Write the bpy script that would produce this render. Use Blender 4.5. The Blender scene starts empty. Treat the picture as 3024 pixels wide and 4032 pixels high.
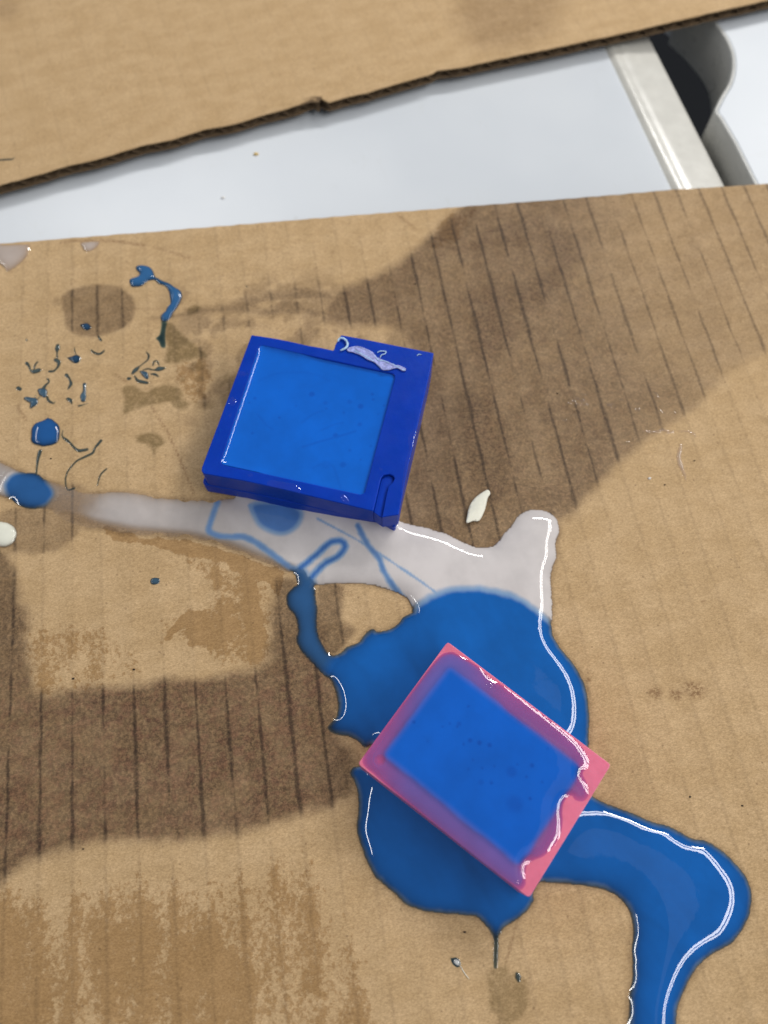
import bpy, math, random
import numpy as np
from mathutils import Vector, Matrix
from mathutils.geometry import delaunay_2d_cdt

# ------------------------------------------------------------------ camera, light, exposure
SC = bpy.context.scene
COL = SC.collection
MM = 0.001
FPX, CX, CY = 3028.0, 1512.0, 2016.0      # the photograph: 3024 x 4032 px
CAM_H = 172.0                             # mm above the cardboard
TILT = math.radians(22.5)                 # off the vertical

cam_d = bpy.data.cameras.new('camera')
cam = bpy.data.objects.new('camera', cam_d)
COL.objects.link(cam)
cam.location = (0, 0, CAM_H * MM)
cam.rotation_euler = (TILT, 0, 0)
cam_d.sensor_fit = 'VERTICAL'
cam_d.sensor_height = 36.0
cam_d.sensor_width = 27.0
cam_d.lens = 36.0 * FPX / 4032.0
cam_d.clip_start = 0.005
cam_d.clip_end = 30.0
cam_d.dof.use_dof = True
cam_d.dof.focus_distance = 0.168
cam_d.dof.aperture_fstop = 11.0
SC.camera = cam

world = bpy.data.worlds.new('World')
SC.world = world
world.use_nodes = True
world.node_tree.nodes['Background'].inputs[0].default_value = (0.86, 0.92, 1.0, 1)
world.node_tree.nodes['Background'].inputs[1].default_value = 0.24


def area_light(name, loc, sx, sy, watts, color, target=(0, 0.08, 0)):
    d = bpy.data.lights.new(name, 'AREA')
    d.shape = 'RECTANGLE'
    d.size, d.size_y = sx, sy
    d.energy = watts
    d.color = color
    o = bpy.data.objects.new(name, d)
    COL.objects.link(o)
    o.location = loc
    o.rotation_euler = (0, 0, 0)          # lamps look straight down
    return o


# ceiling fixtures of the workroom: a twin row to the right, a single row to the left; added: back tube lowered for falloff, dim overhead patch for a reflection
area_light('tube_light', (1.45, 0.20, 1.70), 0.17, 3.8, 30, (1.0, 0.97, 0.92))
area_light('tube_light', (1.70, 0.20, 1.70), 0.17, 3.8, 30, (1.0, 0.97, 0.92))
area_light('tube_light', (-1.85, 0.4, 1.70), 0.12, 2.6, 20, (1.0, 0.98, 0.95))
area_light('tube_light', (0.55, 0.95, 0.80), 0.75, 0.09, 11, (1.0, 0.98, 0.95))  # back tube brought down below the ceiling to add falloff towards the near side
area_light('ceiling_bounce', (0.62, -0.05, 1.75), 0.28, 1.0, 0.22, (1.0, 0.99, 0.97))  # added dim patch standing in for lit ceiling, mirrored in the blue puddle

SC.view_settings.view_transform = 'Standard'
SC.view_settings.look = 'None'
SC.view_settings.exposure = 0.0
SC.view_settings.gamma = 1.0
SC.render.resolution_x, SC.render.resolution_y = 768, 1024

rng = random.Random(7)

# ------------------------------------------------------------------ pixels -> millimetres on a level plane
REG = {'A': (0, 0, .9114), 'B': (1512, 0, .9114), 'C': (0, 900, .6076), 'D': (700, 1200, .66305),
       'E': (0, 1700, .84388), 'F': (1000, 1900, .84388), 'G': (1300, 2400, .72333), 'H': (2000, 2900, .61724),
       'I': (0, 2500, .90416), 'J': (1600, 700, .85835), 'K': (0, 1200, .3038), 'L': (400, 1000, .3038),
       'M': (1000, 1250, .4581), 'N': (750, 1750, .5425), 'O': (1700, 1850, .36166), 'Q': (1700, 3500, .27125),
       'R': (2150, 1450, .42194), 'S': (0, 0, 1.8228), 'X': (0, 0, 1.0)}


def px(reg, pts, z=0.0):
    """points seen in a crop of the photograph -> (n, 2) mm on the level plane at height z mm"""
    x0, y0, s = REG[reg]
    a = np.asarray(pts, float).reshape(-1, 2) * s + (x0, y0)
    u = (a[:, 0] - CX) / FPX
    v = (a[:, 1] - CY) / FPX
    dy = math.sin(TILT) - v * math.cos(TILT)
    dz = math.cos(TILT) + v * math.sin(TILT)
    t = (CAM_H - z) / dz
    return np.stack([u * t, dy * t], 1)


def noise2(x, y, scale, seed, octaves=3):
    """value noise 0..1"""
    out = 0.0
    amp, tot = 1.0, 0.0
    for o in range(octaves):
        r = np.random.RandomState(seed + 31 * o).rand(128, 128)
        fx, fy = x / scale + 57.3, y / scale + 41.7
        ix, iy = np.floor(fx).astype(int), np.floor(fy).astype(int)
        tx, ty = fx - ix, fy - iy
        tx, ty = tx * tx * (3 - 2 * tx), ty * ty * (3 - 2 * ty)
        g = lambda i, j: r[i % 128, j % 128]
        out = out + amp * ((g(ix, iy) * (1 - tx) + g(ix + 1, iy) * tx) * (1 - ty) +
                           (g(ix, iy + 1) * (1 - tx) + g(ix + 1, iy + 1) * tx) * ty)
        tot += amp
        amp *= .5
        scale *= .5
    return out / tot


def sstep(a, b, x):
    t = np.clip((x - a) / (b - a), 0, 1)
    return t * t * (3 - 2 * t)


def inside(pts, poly):
    x, y = pts[:, 0], pts[:, 1]
    c = np.zeros(len(pts), bool)
    n = len(poly)
    for i in range(n):
        x1, y1 = poly[i]
        x2, y2 = poly[(i + 1) % n]
        if y1 == y2:
            continue
        k = ((y1 > y) != (y2 > y)) & (x < (x2 - x1) * (y - y1) / (y2 - y1) + x1)
        c ^= k
    return c


def seg_dist(pts, line, closed=False):
    d = np.full(len(pts), 1e9)
    n = len(line)
    for i in range(n if closed else n - 1):
        a = np.asarray(line[i]); b = np.asarray(line[(i + 1) % n]) - a
        L = max(b @ b, 1e-12)
        t = np.clip(((pts - a) @ b) / L, 0, 1)
        q = pts - a - t[:, None] * b
        d = np.minimum(d, np.hypot(q[:, 0], q[:, 1]))
    return d


def sdist(pts, poly):
    """signed distance, + inside"""
    d = seg_dist(pts, poly, True)
    return np.where(inside(pts, poly), d, -d)


def catmull(pts, step, closed=True):
    p = np.asarray(pts, float)
    n = len(p)
    out = []
    for i in range(n if closed else n - 1):
        if closed:
            a, b, c, d = p[(i - 1) % n], p[i], p[(i + 1) % n], p[(i + 2) % n]
        else:
            a, b, c, d = p[max(i - 1, 0)], p[i], p[i + 1], p[min(i + 2, n - 1)]
        k = max(1, int(np.linalg.norm(c - b) / step))
        for j in range(k):
            t = j / k
            out.append(.5 * (2 * b + (c - a) * t + (2 * a - 5 * b + 4 * c - d) * t * t + (3 * b - a - 3 * c + d) * t ** 3))
    if not closed:
        out.append(p[-1])
    return np.array(out)


def dense(pts, step):
    p = np.asarray(pts, float)
    out = []
    for i in range(len(p)):
        a, b = p[i], p[(i + 1) % len(p)]
        k = max(1, int(np.linalg.norm(b - a) / step))
        for j in range(k):
            out.append(a + (b - a) * j / k)
    return np.array(out)


def stroke(pts, w, step=.25):
    """outline of a brush stroke: centre line in mm, widths in mm"""
    p = np.asarray(pts, float)
    w = np.full(len(p), w, float) if np.isscalar(w) else np.asarray(w, float)
    c = catmull(np.column_stack([p, w]), step, closed=False)
    q, r = c[:, :2], np.abs(c[:, 2]) / 2
    d = np.gradient(q, axis=0)
    d /= np.maximum(np.linalg.norm(d, axis=1), 1e-9)[:, None]
    nn = np.column_stack([-d[:, 1], d[:, 0]])
    left = q + nn * r[:, None]
    right = (q - nn * r[:, None])[::-1]
    a0 = math.atan2(d[-1, 1], d[-1, 0])
    cap1 = [q[-1] + r[-1] * np.array([math.cos(a0 + t), math.sin(a0 + t)]) for t in (1.0, .5, 0, -.5, -1.0)]
    a1 = math.atan2(-d[0, 1], -d[0, 0])
    cap0 = [q[0] + r[0] * np.array([math.cos(a1 + t), math.sin(a1 + t)]) for t in (1.0, .5, 0, -.5, -1.0)]
    return np.vstack([left, cap1, right, cap0])


# ------------------------------------------------------------------ objects
def tag(o, label, cat, group=None, kind=None):
    if label: o['label'] = label
    if cat: o['category'] = cat
    if group: o['group'] = group
    if kind: o['kind'] = kind
    return o


def empty(name, loc=(0, 0, 0), rz=0.0):
    o = bpy.data.objects.new(name, None)
    o.empty_display_size = .005
    COL.objects.link(o)
    o.location = [c * MM for c in loc]
    o.rotation_euler = (0, 0, rz)
    return o


def mesh_obj(name, verts, faces, mat, parent=None, smooth=True, loc=(0, 0, 0), rz=0.0, attrs=None, normals=None):
    """verts in mm"""
    me = bpy.data.meshes.new(name)
    v = np.asarray(verts, float) * MM
    me.from_pydata([tuple(q) for q in v], [], [tuple(int(i) for i in f) for f in faces])
    for k, (typ, a) in (attrs or {}).items():
        at = me.attributes.new(k, typ, 'POINT')
        a = np.asarray(a, np.float32)
        at.data.foreach_set('color' if typ == 'FLOAT_COLOR' else 'value', a.ravel())
    me.polygons.foreach_set('use_smooth', [smooth] * len(me.polygons))
    me.update()
    if normals is not None:
        me.normals_split_custom_set_from_vertices([tuple(n) for n in normals])
    o = bpy.data.objects.new(name, me)
    COL.objects.link(o)
    me.materials.append(mat)
    o.location = [c * MM for c in loc]
    o.rotation_euler = (0, 0, rz)
    if parent:
        o.parent = parent
    return o


def bevel(o, w=.35, seg=3, ang=35):
    b = o.modifiers.new('bevel', 'BEVEL')
    b.width = w * MM
    b.segments = seg
    b.limit_method = 'ANGLE'
    b.angle_limit = math.radians(ang)
    b.use_clamp_overlap = True
    n = o.modifiers.new('normals', 'WEIGHTED_NORMAL')
    n.keep_sharp = False
    n.weight = 80
    return o


# ------------------------------------------------------------------ materials
class NT:
    def __init__(s, name):
        s.m = bpy.data.materials.new(name)
        s.m.use_nodes = True
        s.t = s.m.node_tree
        s.n = s.t.nodes
        for q in list(s.n):
            s.n.remove(q)
        s.out = s.n.new('ShaderNodeOutputMaterial')

    def add(s, typ, ins=None, **kw):
        q = s.n.new('ShaderNode' + typ)
        for k, v in kw.items():
            setattr(q, k, v)
        for k, v in (ins or {}).items():
            s.set(q, k, v)
        return q

    def set(s, q, k, v):
        sock = q.inputs[k]
        if hasattr(v, 'is_output') or isinstance(v, bpy.types.NodeSocket):
            s.t.links.new(v, sock)
        elif hasattr(v, 'outputs'):
            s.t.links.new(v.outputs[0], sock)
        else:
            if sock.type == 'RGBA' and len(v) == 3:
                v = (*v, 1)
            sock.default_value = v

    def math(s, op, a, b=0.0, clamp=False):
        return s.add('Math', {0: a, 1: b}, operation=op, use_clamp=clamp)

    def mix(s, f, a, b, blend='MIX'):
        q = s.add('Mix', data_type='RGBA', blend_type=blend)
        s.set(q, 0, f); s.set(q, 6, a); s.set(q, 7, b)
        return q.outputs[2]

    def noise(s, vec, scale, detail=2.0, rough=.5, dist=0.0):
        return s.add('TexNoise', {'Vector': vec, 'Scale': scale, 'Detail': detail, 'Roughness': rough, 'Distortion': dist}).outputs['Fac']

    def ramp(s, f, lo, hi, a=0.0, b=1.0):
        return s.add('MapRange', {0: f, 1: lo, 2: hi, 3: a, 4: b}, interpolation_type='SMOOTHSTEP').outputs[0]

    def attr(s, name, out='Fac'):
        return s.add('Attribute', attribute_name=name).outputs[out]

    def coords(s, scale=(1000, 1000, 1000)):
        tc = s.add('TexCoord')
        return s.add('Mapping', {'Vector': tc.outputs['Object'], 'Scale': scale}).outputs[0]


def cardboard_material(name, stained):
    n = NT(name)
    c = n.coords()                                           # millimetres, x across the flutes, y along them
    cx = n.coords((620, 1300, 1000))
    base = n.mix(n.ramp(n.noise(cx, .16, 3, .6), .32, .68), (.500, .343, .184), (.558, .392, .222))
    base = n.mix(n.ramp(n.noise(cx, .9, 3, .65), .35, .70), n.mix(1.0, base, (.94, .935, .93), 'MULTIPLY'), base)
    base = n.mix(n.ramp(n.noise(cx, 3.2, 4, .8), .34, .66), n.mix(1.0, base, (.79, .77, .74), 'MULTIPLY'), n.mix(1.0, base, (1.12, 1.12, 1.11), 'MULTIPLY'))
    base = n.mix(n.ramp(n.noise(n.coords((900, 1500, 1000)), 1.7, 4, .75), .38, .62), n.mix(1.0, base, (.90, .885, .86), 'MULTIPLY'), n.mix(1.0, base, (1.07, 1.07, 1.07), 'MULTIPLY'))
    # pulp flecks
    vo = n.add('TexVoronoi', {'Vector': c, 'Scale': .30, 'Randomness': 1.0}, feature='F1')
    fleck = n.ramp(vo.outputs['Distance'], .04, .10, 1.0, 0.0)
    base = n.mix(n.math('MULTIPLY', fleck, .55), base, (.20, .125, .065))
    # flute lines
    sep = n.add('SeparateXYZ', {0: c})
    wob = n.math('MULTIPLY', n.math('SUBTRACT', n.noise(n.coords((140, 140, 1)), 1.0, 2), .5), .7)
    s_ = n.math('ADD', n.math('ADD', sep.outputs[0], wob), FLUTE_PHASE if stained else 0.0)
    k = n.math('DIVIDE', s_, PITCH)
    fl = n.math('FLOOR', k)
    fr = n.math('ABSOLUTE', n.math('SUBTRACT', n.math('SUBTRACT', k, fl), .5))
    comb = n.add('CombineXYZ', {0: n.math('MULTIPLY', fl, 7.31), 1: n.math('MULTIPLY', sep.outputs[1], .055), 2: 0.0})
    brk = n.noise(comb, 1.0, 3, .55)
    width = n.ramp(brk, .32, .68, .05, .135)
    line = n.ramp(n.math('DIVIDE', fr, width), 0.0, 1.0, 1.0, 0.0)
    line = n.math('MULTIPLY', line, n.ramp(n.noise(c, 1.1, 3, .7), .28, .6, .40, 1.0))
    line = n.math('MULTIPLY', line, n.ramp(brk, .36, .50, .08, 1.0))
    if stained:
        st = n.attr('stain'); oc = n.attr('ochre'); ol = n.attr('olive'); ln = n.attr('lines'); vio = n.attr('violet')
        # ochre soaking of oily resin: blotchy
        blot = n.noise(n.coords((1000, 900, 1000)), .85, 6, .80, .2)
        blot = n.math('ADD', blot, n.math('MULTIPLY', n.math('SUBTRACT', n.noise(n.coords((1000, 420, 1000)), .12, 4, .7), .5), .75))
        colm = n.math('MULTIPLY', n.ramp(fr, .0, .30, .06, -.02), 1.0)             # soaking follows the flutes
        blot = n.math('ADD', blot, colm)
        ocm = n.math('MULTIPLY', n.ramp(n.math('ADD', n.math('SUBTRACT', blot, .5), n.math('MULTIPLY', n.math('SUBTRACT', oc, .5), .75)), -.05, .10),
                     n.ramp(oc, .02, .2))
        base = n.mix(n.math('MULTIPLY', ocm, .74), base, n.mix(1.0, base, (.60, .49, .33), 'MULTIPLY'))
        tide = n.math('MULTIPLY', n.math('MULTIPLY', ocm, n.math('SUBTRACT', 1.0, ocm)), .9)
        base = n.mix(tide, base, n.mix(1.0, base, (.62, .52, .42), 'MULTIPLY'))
        # dark soaking
        mott = n.ramp(n.noise(c, 1.2, 6, .9), .42, .60)
        sfac = n.math('ADD', st, n.math('MULTIPLY', n.math('SUBTRACT', n.noise(c, .33, 4, .7), .5), n.math('MULTIPLY', .55, n.ramp(st, .03, .3))), clamp=True)
        sfac = n.math('MULTIPLY', sfac, n.ramp(n.noise(c, .085, 3, .6), .30, .62, .84, 1.0))
        dark = n.mix(mott, n.mix(1.0, base, (.21, .188, .188), 'MULTIPLY'), n.mix(1.0, base, (.48, .435, .415), 'MULTIPLY'))
        dark = n.mix(n.math('MULTIPLY', n.ramp(n.noise(c, .5, 3, .6), .42, .62), vio), dark, n.mix(1.0, dark, (.93, .80, .86), 'MULTIPLY'))
        base = n.mix(sfac, base, dark)
        base = n.mix(n.math('MULTIPLY', ol, n.ramp(n.noise(c, .8, 4, .7), .30, .58, .55, 1.0)), base, n.mix(1.0, base, (.33, .32, .23), 'MULTIPLY'))
        lf = n.math('MULTIPLY', line, ln, clamp=True)
        base = n.mix(lf, base, n.mix(1.0, base, (.40, .39, .41), 'MULTIPLY'))
        scr = n.attr('scratch')
        base = n.mix(n.math('MULTIPLY', scr, n.ramp(n.noise(c, 1.6, 3, .7), .35, .6)), base, n.mix(1.0, base, (.48, .40, .36), 'MULTIPLY'))
        rough = n.ramp(n.math('MAXIMUM', st, ocm), 0, 1, .82, .62)
    else:
        st = n.attr('stain')
        base = n.mix(n.math('MULTIPLY', st, n.ramp(n.noise(c, .5, 4, .6), .25, .7, .55, 1.0)), base, n.mix(1.0, base, (.42, .37, .33), 'MULTIPLY'))
        base = n.mix(n.math('MULTIPLY', line, .10), base, n.mix(1.0, base, (.4, .4, .4), 'MULTIPLY'))
        rough = .82
    h = n.math('ADD', n.math('MULTIPLY', n.noise(cx, 3.2, 4, .7), .07), n.math('MULTIPLY', n.noise(c, .45, 3, .6), .02))
    bmp = n.add('Bump', {'Height': h, 'Strength': .55, 'Distance': .001})
    bs = n.add('BsdfPrincipled', {'Base Color': base, 'Roughness': rough, 'Normal': bmp, 'Specular IOR Level': .25})
    n.t.links.new(bs.outputs[0], n.out.inputs[0])
    return n.m


def plain_material(name, color, rough=.5, spec=.5, sss=0.0, sss_r=(1, 1, 1), sss_mm=1.0, var=.08, vscale=.4, bump=0.0, bscale=2.0, coat=0.0):
    n = NT(name)
    c = n.coords()
    lo = tuple(q * (1 - var) for q in color); hi = tuple(min(1, q * (1 + var)) for q in color)
    col = n.mix(n.ramp(n.noise(c, vscale, 4, .6), .3, .7), lo, hi)
    ins = {'Base Color': col, 'Roughness': n.ramp(n.noise(c, vscale * 1.7, 3), .3, .7, rough * .85, rough * 1.15), 'Specular IOR Level': spec}
    if bump:
        ins['Normal'] = n.add('Bump', {'Height': n.noise(c, bscale, 4, .6), 'Strength': bump, 'Distance': .0004})
    bs = n.add('BsdfPrincipled', ins)
    if coat:
        bs.inputs['Coat Weight'].default_value = coat
        bs.inputs['Coat Roughness'].default_value = .04
    if sss:
        bs.inputs['Subsurface Weight'].default_value = sss
        bs.inputs['Subsurface Radius'].default_value = sss_r
        bs.inputs['Subsurface Scale'].default_value = sss_mm * MM
    n.t.links.new(bs.outputs[0], n.out.inputs[0])
    return n.m


def resin_material(name, rough=.03, spec=1.0):
    """pigmented resin: colour, clear tint and hiding power come from the mesh (layer thickness and pigment)"""
    n = NT(name)
    col = n.attr('pigment', 'Color'); tint = n.attr('tint', 'Color'); op = n.attr('opacity')
    c = n.coords()
    nz = n.ramp(n.noise(c, .12, 4, .6), .3, .7, .93, 1.06)
    col = n.mix(1.0, col, n.add('CombineColor', {0: nz, 1: nz, 2: nz}), 'MULTIPLY')
    bmp = n.add('Bump', {'Height': n.noise(c, .35, 2, .5), 'Strength': .03, 'Distance': .0006})
    dif = n.add('BsdfDiffuse', {'Color': col})
    tl = n.add('BsdfTranslucent', {'Color': n.mix(.5, col, tint)})
    dif = n.add('MixShader', {0: n.ramp(op, 0.0, 1.0, .8, 0.0), 1: dif, 2: tl})     # thin layers scatter forwards
    tr = n.add('BsdfTransparent', {'Color': tint})
    body = n.add('MixShader', {0: op, 1: tr, 2: dif})
    gl = n.add('BsdfGlossy', {'Color': (1, 1, 1), 'Roughness': rough, 'Normal': bmp})
    lw = n.add('LayerWeight', {'Blend': .5, 'Normal': bmp})
    fr = n.math('ADD', .046, n.math('MULTIPLY', .95, n.math('POWER', lw.outputs['Facing'], 5.0)), clamp=True)     # same from both sides
    fin = n.add('MixShader', {0: n.math('MULTIPLY', fr, spec), 1: body, 2: gl})
    n.t.links.new(fin.outputs[0], n.out.inputs[0])
    return n.m


# flutes of the lower sheet
FL_ANG = math.radians(98.8 - 90)
PITCH = 6.72
_ca, _sa = math.cos(-FL_ANG), math.sin(-FL_ANG)


def to_local(p, ang=FL_ANG):
    c, s = math.cos(-ang), math.sin(-ang)
    return np.column_stack([p[:, 0] * c - p[:, 1] * s, p[:, 0] * s + p[:, 1] * c])


def to_world(p, ang=FL_ANG):
    return to_local(p, -ang)


_ph = to_local(px('I', [(x, 500) for x in (30, 175, 315, 455, 595, 735, 870, 1010, 1150, 1270, 1410)]))[:, 0]
_z = np.angle(np.mean(np.exp(2j * np.pi * _ph / PITCH))) / (2 * np.pi) * PITCH
FLUTE_PHASE = PITCH / 2 - _z          # puts a line (fraction .5) on the traced flutes

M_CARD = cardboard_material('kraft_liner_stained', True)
M_CARD2 = cardboard_material('kraft_liner', False)
M_FLUTE = plain_material('kraft_fluting', (.12, .082, .05), .9, .1, var=.2, vscale=1.0)  # kraft coloured darker to carry the shade inside the cut edge
M_UNDER = plain_material('kraft_underside', (.17, .115, .068), .9, .1, var=.15, vscale=.8)  # lower liner darkened too, shade of the cut edge put into its colour
M_BLUE = plain_material('blue_silicone', (.002, .040, .40), .34, .15, sss=.35, sss_r=(.2, .5, 1.0), sss_mm=1.2, var=.06, vscale=.15, bump=.12, bscale=.7)
M_PINK = plain_material('pink_silicone', (.74, .185, .295), .22, .55, sss=.45, sss_r=(1.0, .5, .5), sss_mm=1.6, var=.07, vscale=.2, bump=.05, bscale=.7)
M_RESIN = resin_material('liquid_resin')
M_CHIP = plain_material('cream_plastic', (.78, .77, .66), .35, .5, sss=.2, sss_mm=.5, var=.04, vscale=.6)
M_FLOOR = plain_material('floor_vinyl', (.008, .009, .011), .8, .1)

# ------------------------------------------------------------------ floor and desks
Z_TAB = -3.35


def prism(name, outline, z0, z1, mat, parent, hole=None, zh=None, smooth=True):
    """upright block from an outline (mm); an optional hole sinks to zh"""
    o = np.asarray(outline, float)
    n = len(o)
    if hole is None:
        v = [(*q, z1) for q in o] + [(*q, z0) for q in o]
        area = np.sum(o[:, 0] * np.roll(o[:, 1], -1) - np.roll(o[:, 0], -1) * o[:, 1])
        top = list(range(n)) if area > 0 else list(range(n))[::-1]
        f = [top, [n + i for i in top[::-1]]]
        for i in range(n):
            j = (i + 1) % n
            f.append([i, n + i, n + j, j] if area > 0 else [j, n + j, n + i, i])
        return mesh_obj(name, v, f, mat, parent, smooth)
    h = np.asarray(hole, float)
    m = len(h)
    pts = [Vector(q) for q in np.vstack([o, h])]
    ed = [(i, (i + 1) % n) for i in range(n)] + [(n + i, n + (i + 1) % m) for i in range(m)]
    vv, _, ff, ov, _, _ = delaunay_2d_cdt(pts, ed, [], 0, 1e-6)
    vv = np.array([tuple(q) for q in vv])
    keep = []
    for t in ff:
        c = vv[list(t)].mean(0)[None]
        if inside(c, o)[0] and not inside(c, h)[0]:
            keep.append(list(t))
    lut = {}
    for i, src in enumerate(ov):
        for q in src:
            lut[q] = i
    N = len(vv)
    v = [(*q, z1) for q in vv] + [(*q, z0) for q in o] + [(*q, zh) for q in h]
    f = keep
    so = np.sum(o[:, 0] * np.roll(o[:, 1], -1) - np.roll(o[:, 0], -1) * o[:, 1]) > 0
    for i in range(n):
        j = (i + 1) % n
        q = [lut[i], N + i, N + j, lut[j]]
        f.append(q if so else q[::-1])
    sh = np.sum(h[:, 0] * np.roll(h[:, 1], -1) - np.roll(h[:, 0], -1) * h[:, 1]) > 0
    for i in range(m):
        j = (i + 1) % m
        q = [lut[n + i], lut[n + j], N + n + j, N + n + i]
        f.append(q if sh else q[::-1])
    f.append([N + n + i for i in range(m)] if sh else [N + n + i for i in range(m)][::-1])
    f.append([N + i for i in range(n)][::-1] if so else [N + i for i in range(n)])
    return mesh_obj(name, v, f, mat, parent, smooth)


def laminate_material():
    n = NT('white_laminate')
    c = n.coords()
    base = n.mix(n.ramp(n.noise(c, .02, 3), .3, .7), (.55, .585, .632), (.585, .618, .66))
    vo = n.add('TexVoronoi', {'Vector': c, 'Scale': .055, 'Randomness': 1.0})
    base = n.mix(n.ramp(vo.outputs['Distance'], .025, .06, .35, 0), base, (.45, .47, .47))
    sm = n.ramp(n.noise(n.coords((1000, 450, 1000)), .16, 5, .7, 1.2), .58, .80, 0, .30)
    base = n.mix(sm, base, (.50, .52, .52))
    bmp = n.add('Bump', {'Height': n.noise(c, 2.2, 3), 'Strength': .05, 'Distance': .0005})
    bs = n.add('BsdfPrincipled', {'Base Color': base, 'Roughness': .42, 'Specular IOR Level': .45, 'Normal': bmp})
    n.t.links.new(bs.outputs[0], n.out.inputs[0])
    return n.m


M_LAM = laminate_material()
M_BAND = plain_material('cream_edge_band', (.56, .548, .505), .22, .5, var=.05, vscale=.12, bump=.06, bscale=.5)
M_BAND2 = plain_material('grey_edge_band', (.50, .50, .48), .3, .5, var=.05, vscale=.12)

floor = mesh_obj('floor', [(-900, -700, -740), (1400, -700, -740), (1400, 1500, -740), (-900, 1500, -740)], [(0, 1, 2, 3)], M_FLOOR)
floor['kind'] = 'structure'

# the desk under the cardboard: its right edge runs along the cream band
e0, e1 = px('B', [(945, 190), (1240, 815)], Z_TAB)
ed = (e0 - e1) / np.linalg.norm(e0 - e1)
en = np.array([ed[1], -ed[0]])
ea, eb = e1 - ed * 330, e1 + ed * 420
desk = empty('desk', (*(e1 - en * 150), Z_TAB))
tag(desk, 'white laminate desk top with a cream edge band under the cardboard sheets', 'desk')


def rel(root, pts):
    off = np.array(root.location) / MM
    return np.asarray(pts, float) - off[:np.asarray(pts).shape[1]]


top = np.array([ea, eb, eb - en * 620, ea - en * 620])
prism('desk_top', rel(desk, top), -18, 0, M_LAM, desk)
prof = [(.02, -.10), (.35, .02), (.9, .55), (1.7, .75), (2.6, .50), (3.1, .42), (3.8, .55), (4.6, .45), (6.0, .05), (8.0, -.35), (11.3, -.95), (12.2, -1.3), (12.6, -2.2),
        (12.65, -19), (.02, -19)]
NB = 60
vb, fb = [], []
for i in range(NB + 1):
    q = ea + (eb - ea) * i / NB
    for (a, b) in prof:
        p = q + en * a * 1.38
        vb.append((*p, b))
vb = np.array(vb)
vb[:, :2] = rel(desk, vb[:, :2])
K = len(prof)
for i in range(NB):
    for j in range(K):
        jj = (j + 1) % K
        fb.append((i * K + j, i * K + jj, (i + 1) * K + jj, (i + 1) * K + j))
band = mesh_obj('edge_band', vb, fb, M_BAND, desk)
band['label'] = 'cream plastic edge band with a rounded glossy ridge'
bevel(band, .1, 1, 60)

# the neighbouring desk with a rounded cable cut-out
rim = px('B', [(1900, 1290), (1760, 1050), (1610, 790), (1520, 610), (1462, 512), (1442, 488)], Z_TAB)
arc = catmull(px('B', [(1442, 476), (1470, 420), (1502, 365), (1517, 300), (1512, 230), (1482, 160), (1432, 95), (1375, 35), (1310, -20)], Z_TAB), 2.0, closed=False)
d2 = (arc[-1] - arc[-3]) / np.linalg.norm(arc[-1] - arc[-3])
poly2 = np.vstack([rim[0] - ed * 260, rim, arc, arc[-1] + d2 * 14, arc[-1] + d2 * 14 + ed * 150, arc[-1] + ed * 150 + en * 500, rim[0] - ed * 260 + en * 420])
desk2 = empty('desk', (*poly2.mean(0), Z_TAB))
tag(desk2, 'neighbouring white desk with a rounded cable cut-out in its grey edge', 'desk')
bevel(prism('desk_top', rel(desk2, poly2), -16, .15, M_LAM, desk2, smooth=True), .6, 3, 50)
# edge band: a strip wrapped round the cut-out
path = np.vstack([rim[0] - ed * 200, rim, arc])
tg = np.gradient(path, axis=0); tg /= np.linalg.norm(tg, axis=1)[:, None]
nl = np.column_stack([-tg[:, 1], tg[:, 0]])
vb, fb = [], []
for q, nn in zip(path, nl):
    for (a, b) in ((-.05, .05), (.05, .25), (.5, .3), (.95, .2), (1.1, -.2), (1.1, -17), (-.05, -17)):
        vb.append((*(q + nn * a), b))
vb = np.array(vb); vb[:, :2] = rel(desk2, vb[:, :2])
for i in range(len(path) - 1):
    for j in range(7):
        fb.append((i * 7 + j, (i + 1) * 7 + j, (i + 1) * 7 + (j + 1) % 7, i * 7 + (j + 1) % 7))
b2 = mesh_obj('edge_band', vb, fb, M_BAND2, desk2)

# --- the joined white and blue spill
w_out = np.vstack([px('E', [(-60, 118), (0, 138), (60, 168), (120, 192), (180, 208), (232, 228), (330, 262), (390, 284), (470, 284), (540, 278), (640, 286), (740, 306), (850, 313), (980, 318)]),
                   px('F', [(60, 60), (250, 100), (450, 130), (600, 150), (665, 175), (690, 182), (718, 192), (790, 205), (850, 225), (900, 238), (960, 270), (1030, 298), (1090, 300), (1130, 285), (1160, 245), (1200, 200), (1235, 152), (1280, 130), (1340, 126),
                              (1390, 145), (1420, 182), (1425, 230), (1410, 290), (1413, 340), (1395, 400), (1386, 450), (1390, 520), (1394, 600), (1385, 662), (1310, 690), (1050, 640), (830, 640), (745, 612), (735, 590), (722, 552), (700, 536), (640, 507), (560, 482),
                              (470, 472), (380, 476), (292, 482), (250, 500), (200, 470), (185, 420)]),
                   px('E', [(1330, 655), (1240, 615), (1150, 577), (1060, 545), (960, 512), (870, 500), (760, 490), (640, 482), (560, 472), (480, 452), (400, 446), (350, 431), (300, 411), (262, 385), (230, 362), (180, 360), (120, 355), (60, 320), (0, 300), (-60, 290)])])
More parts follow.
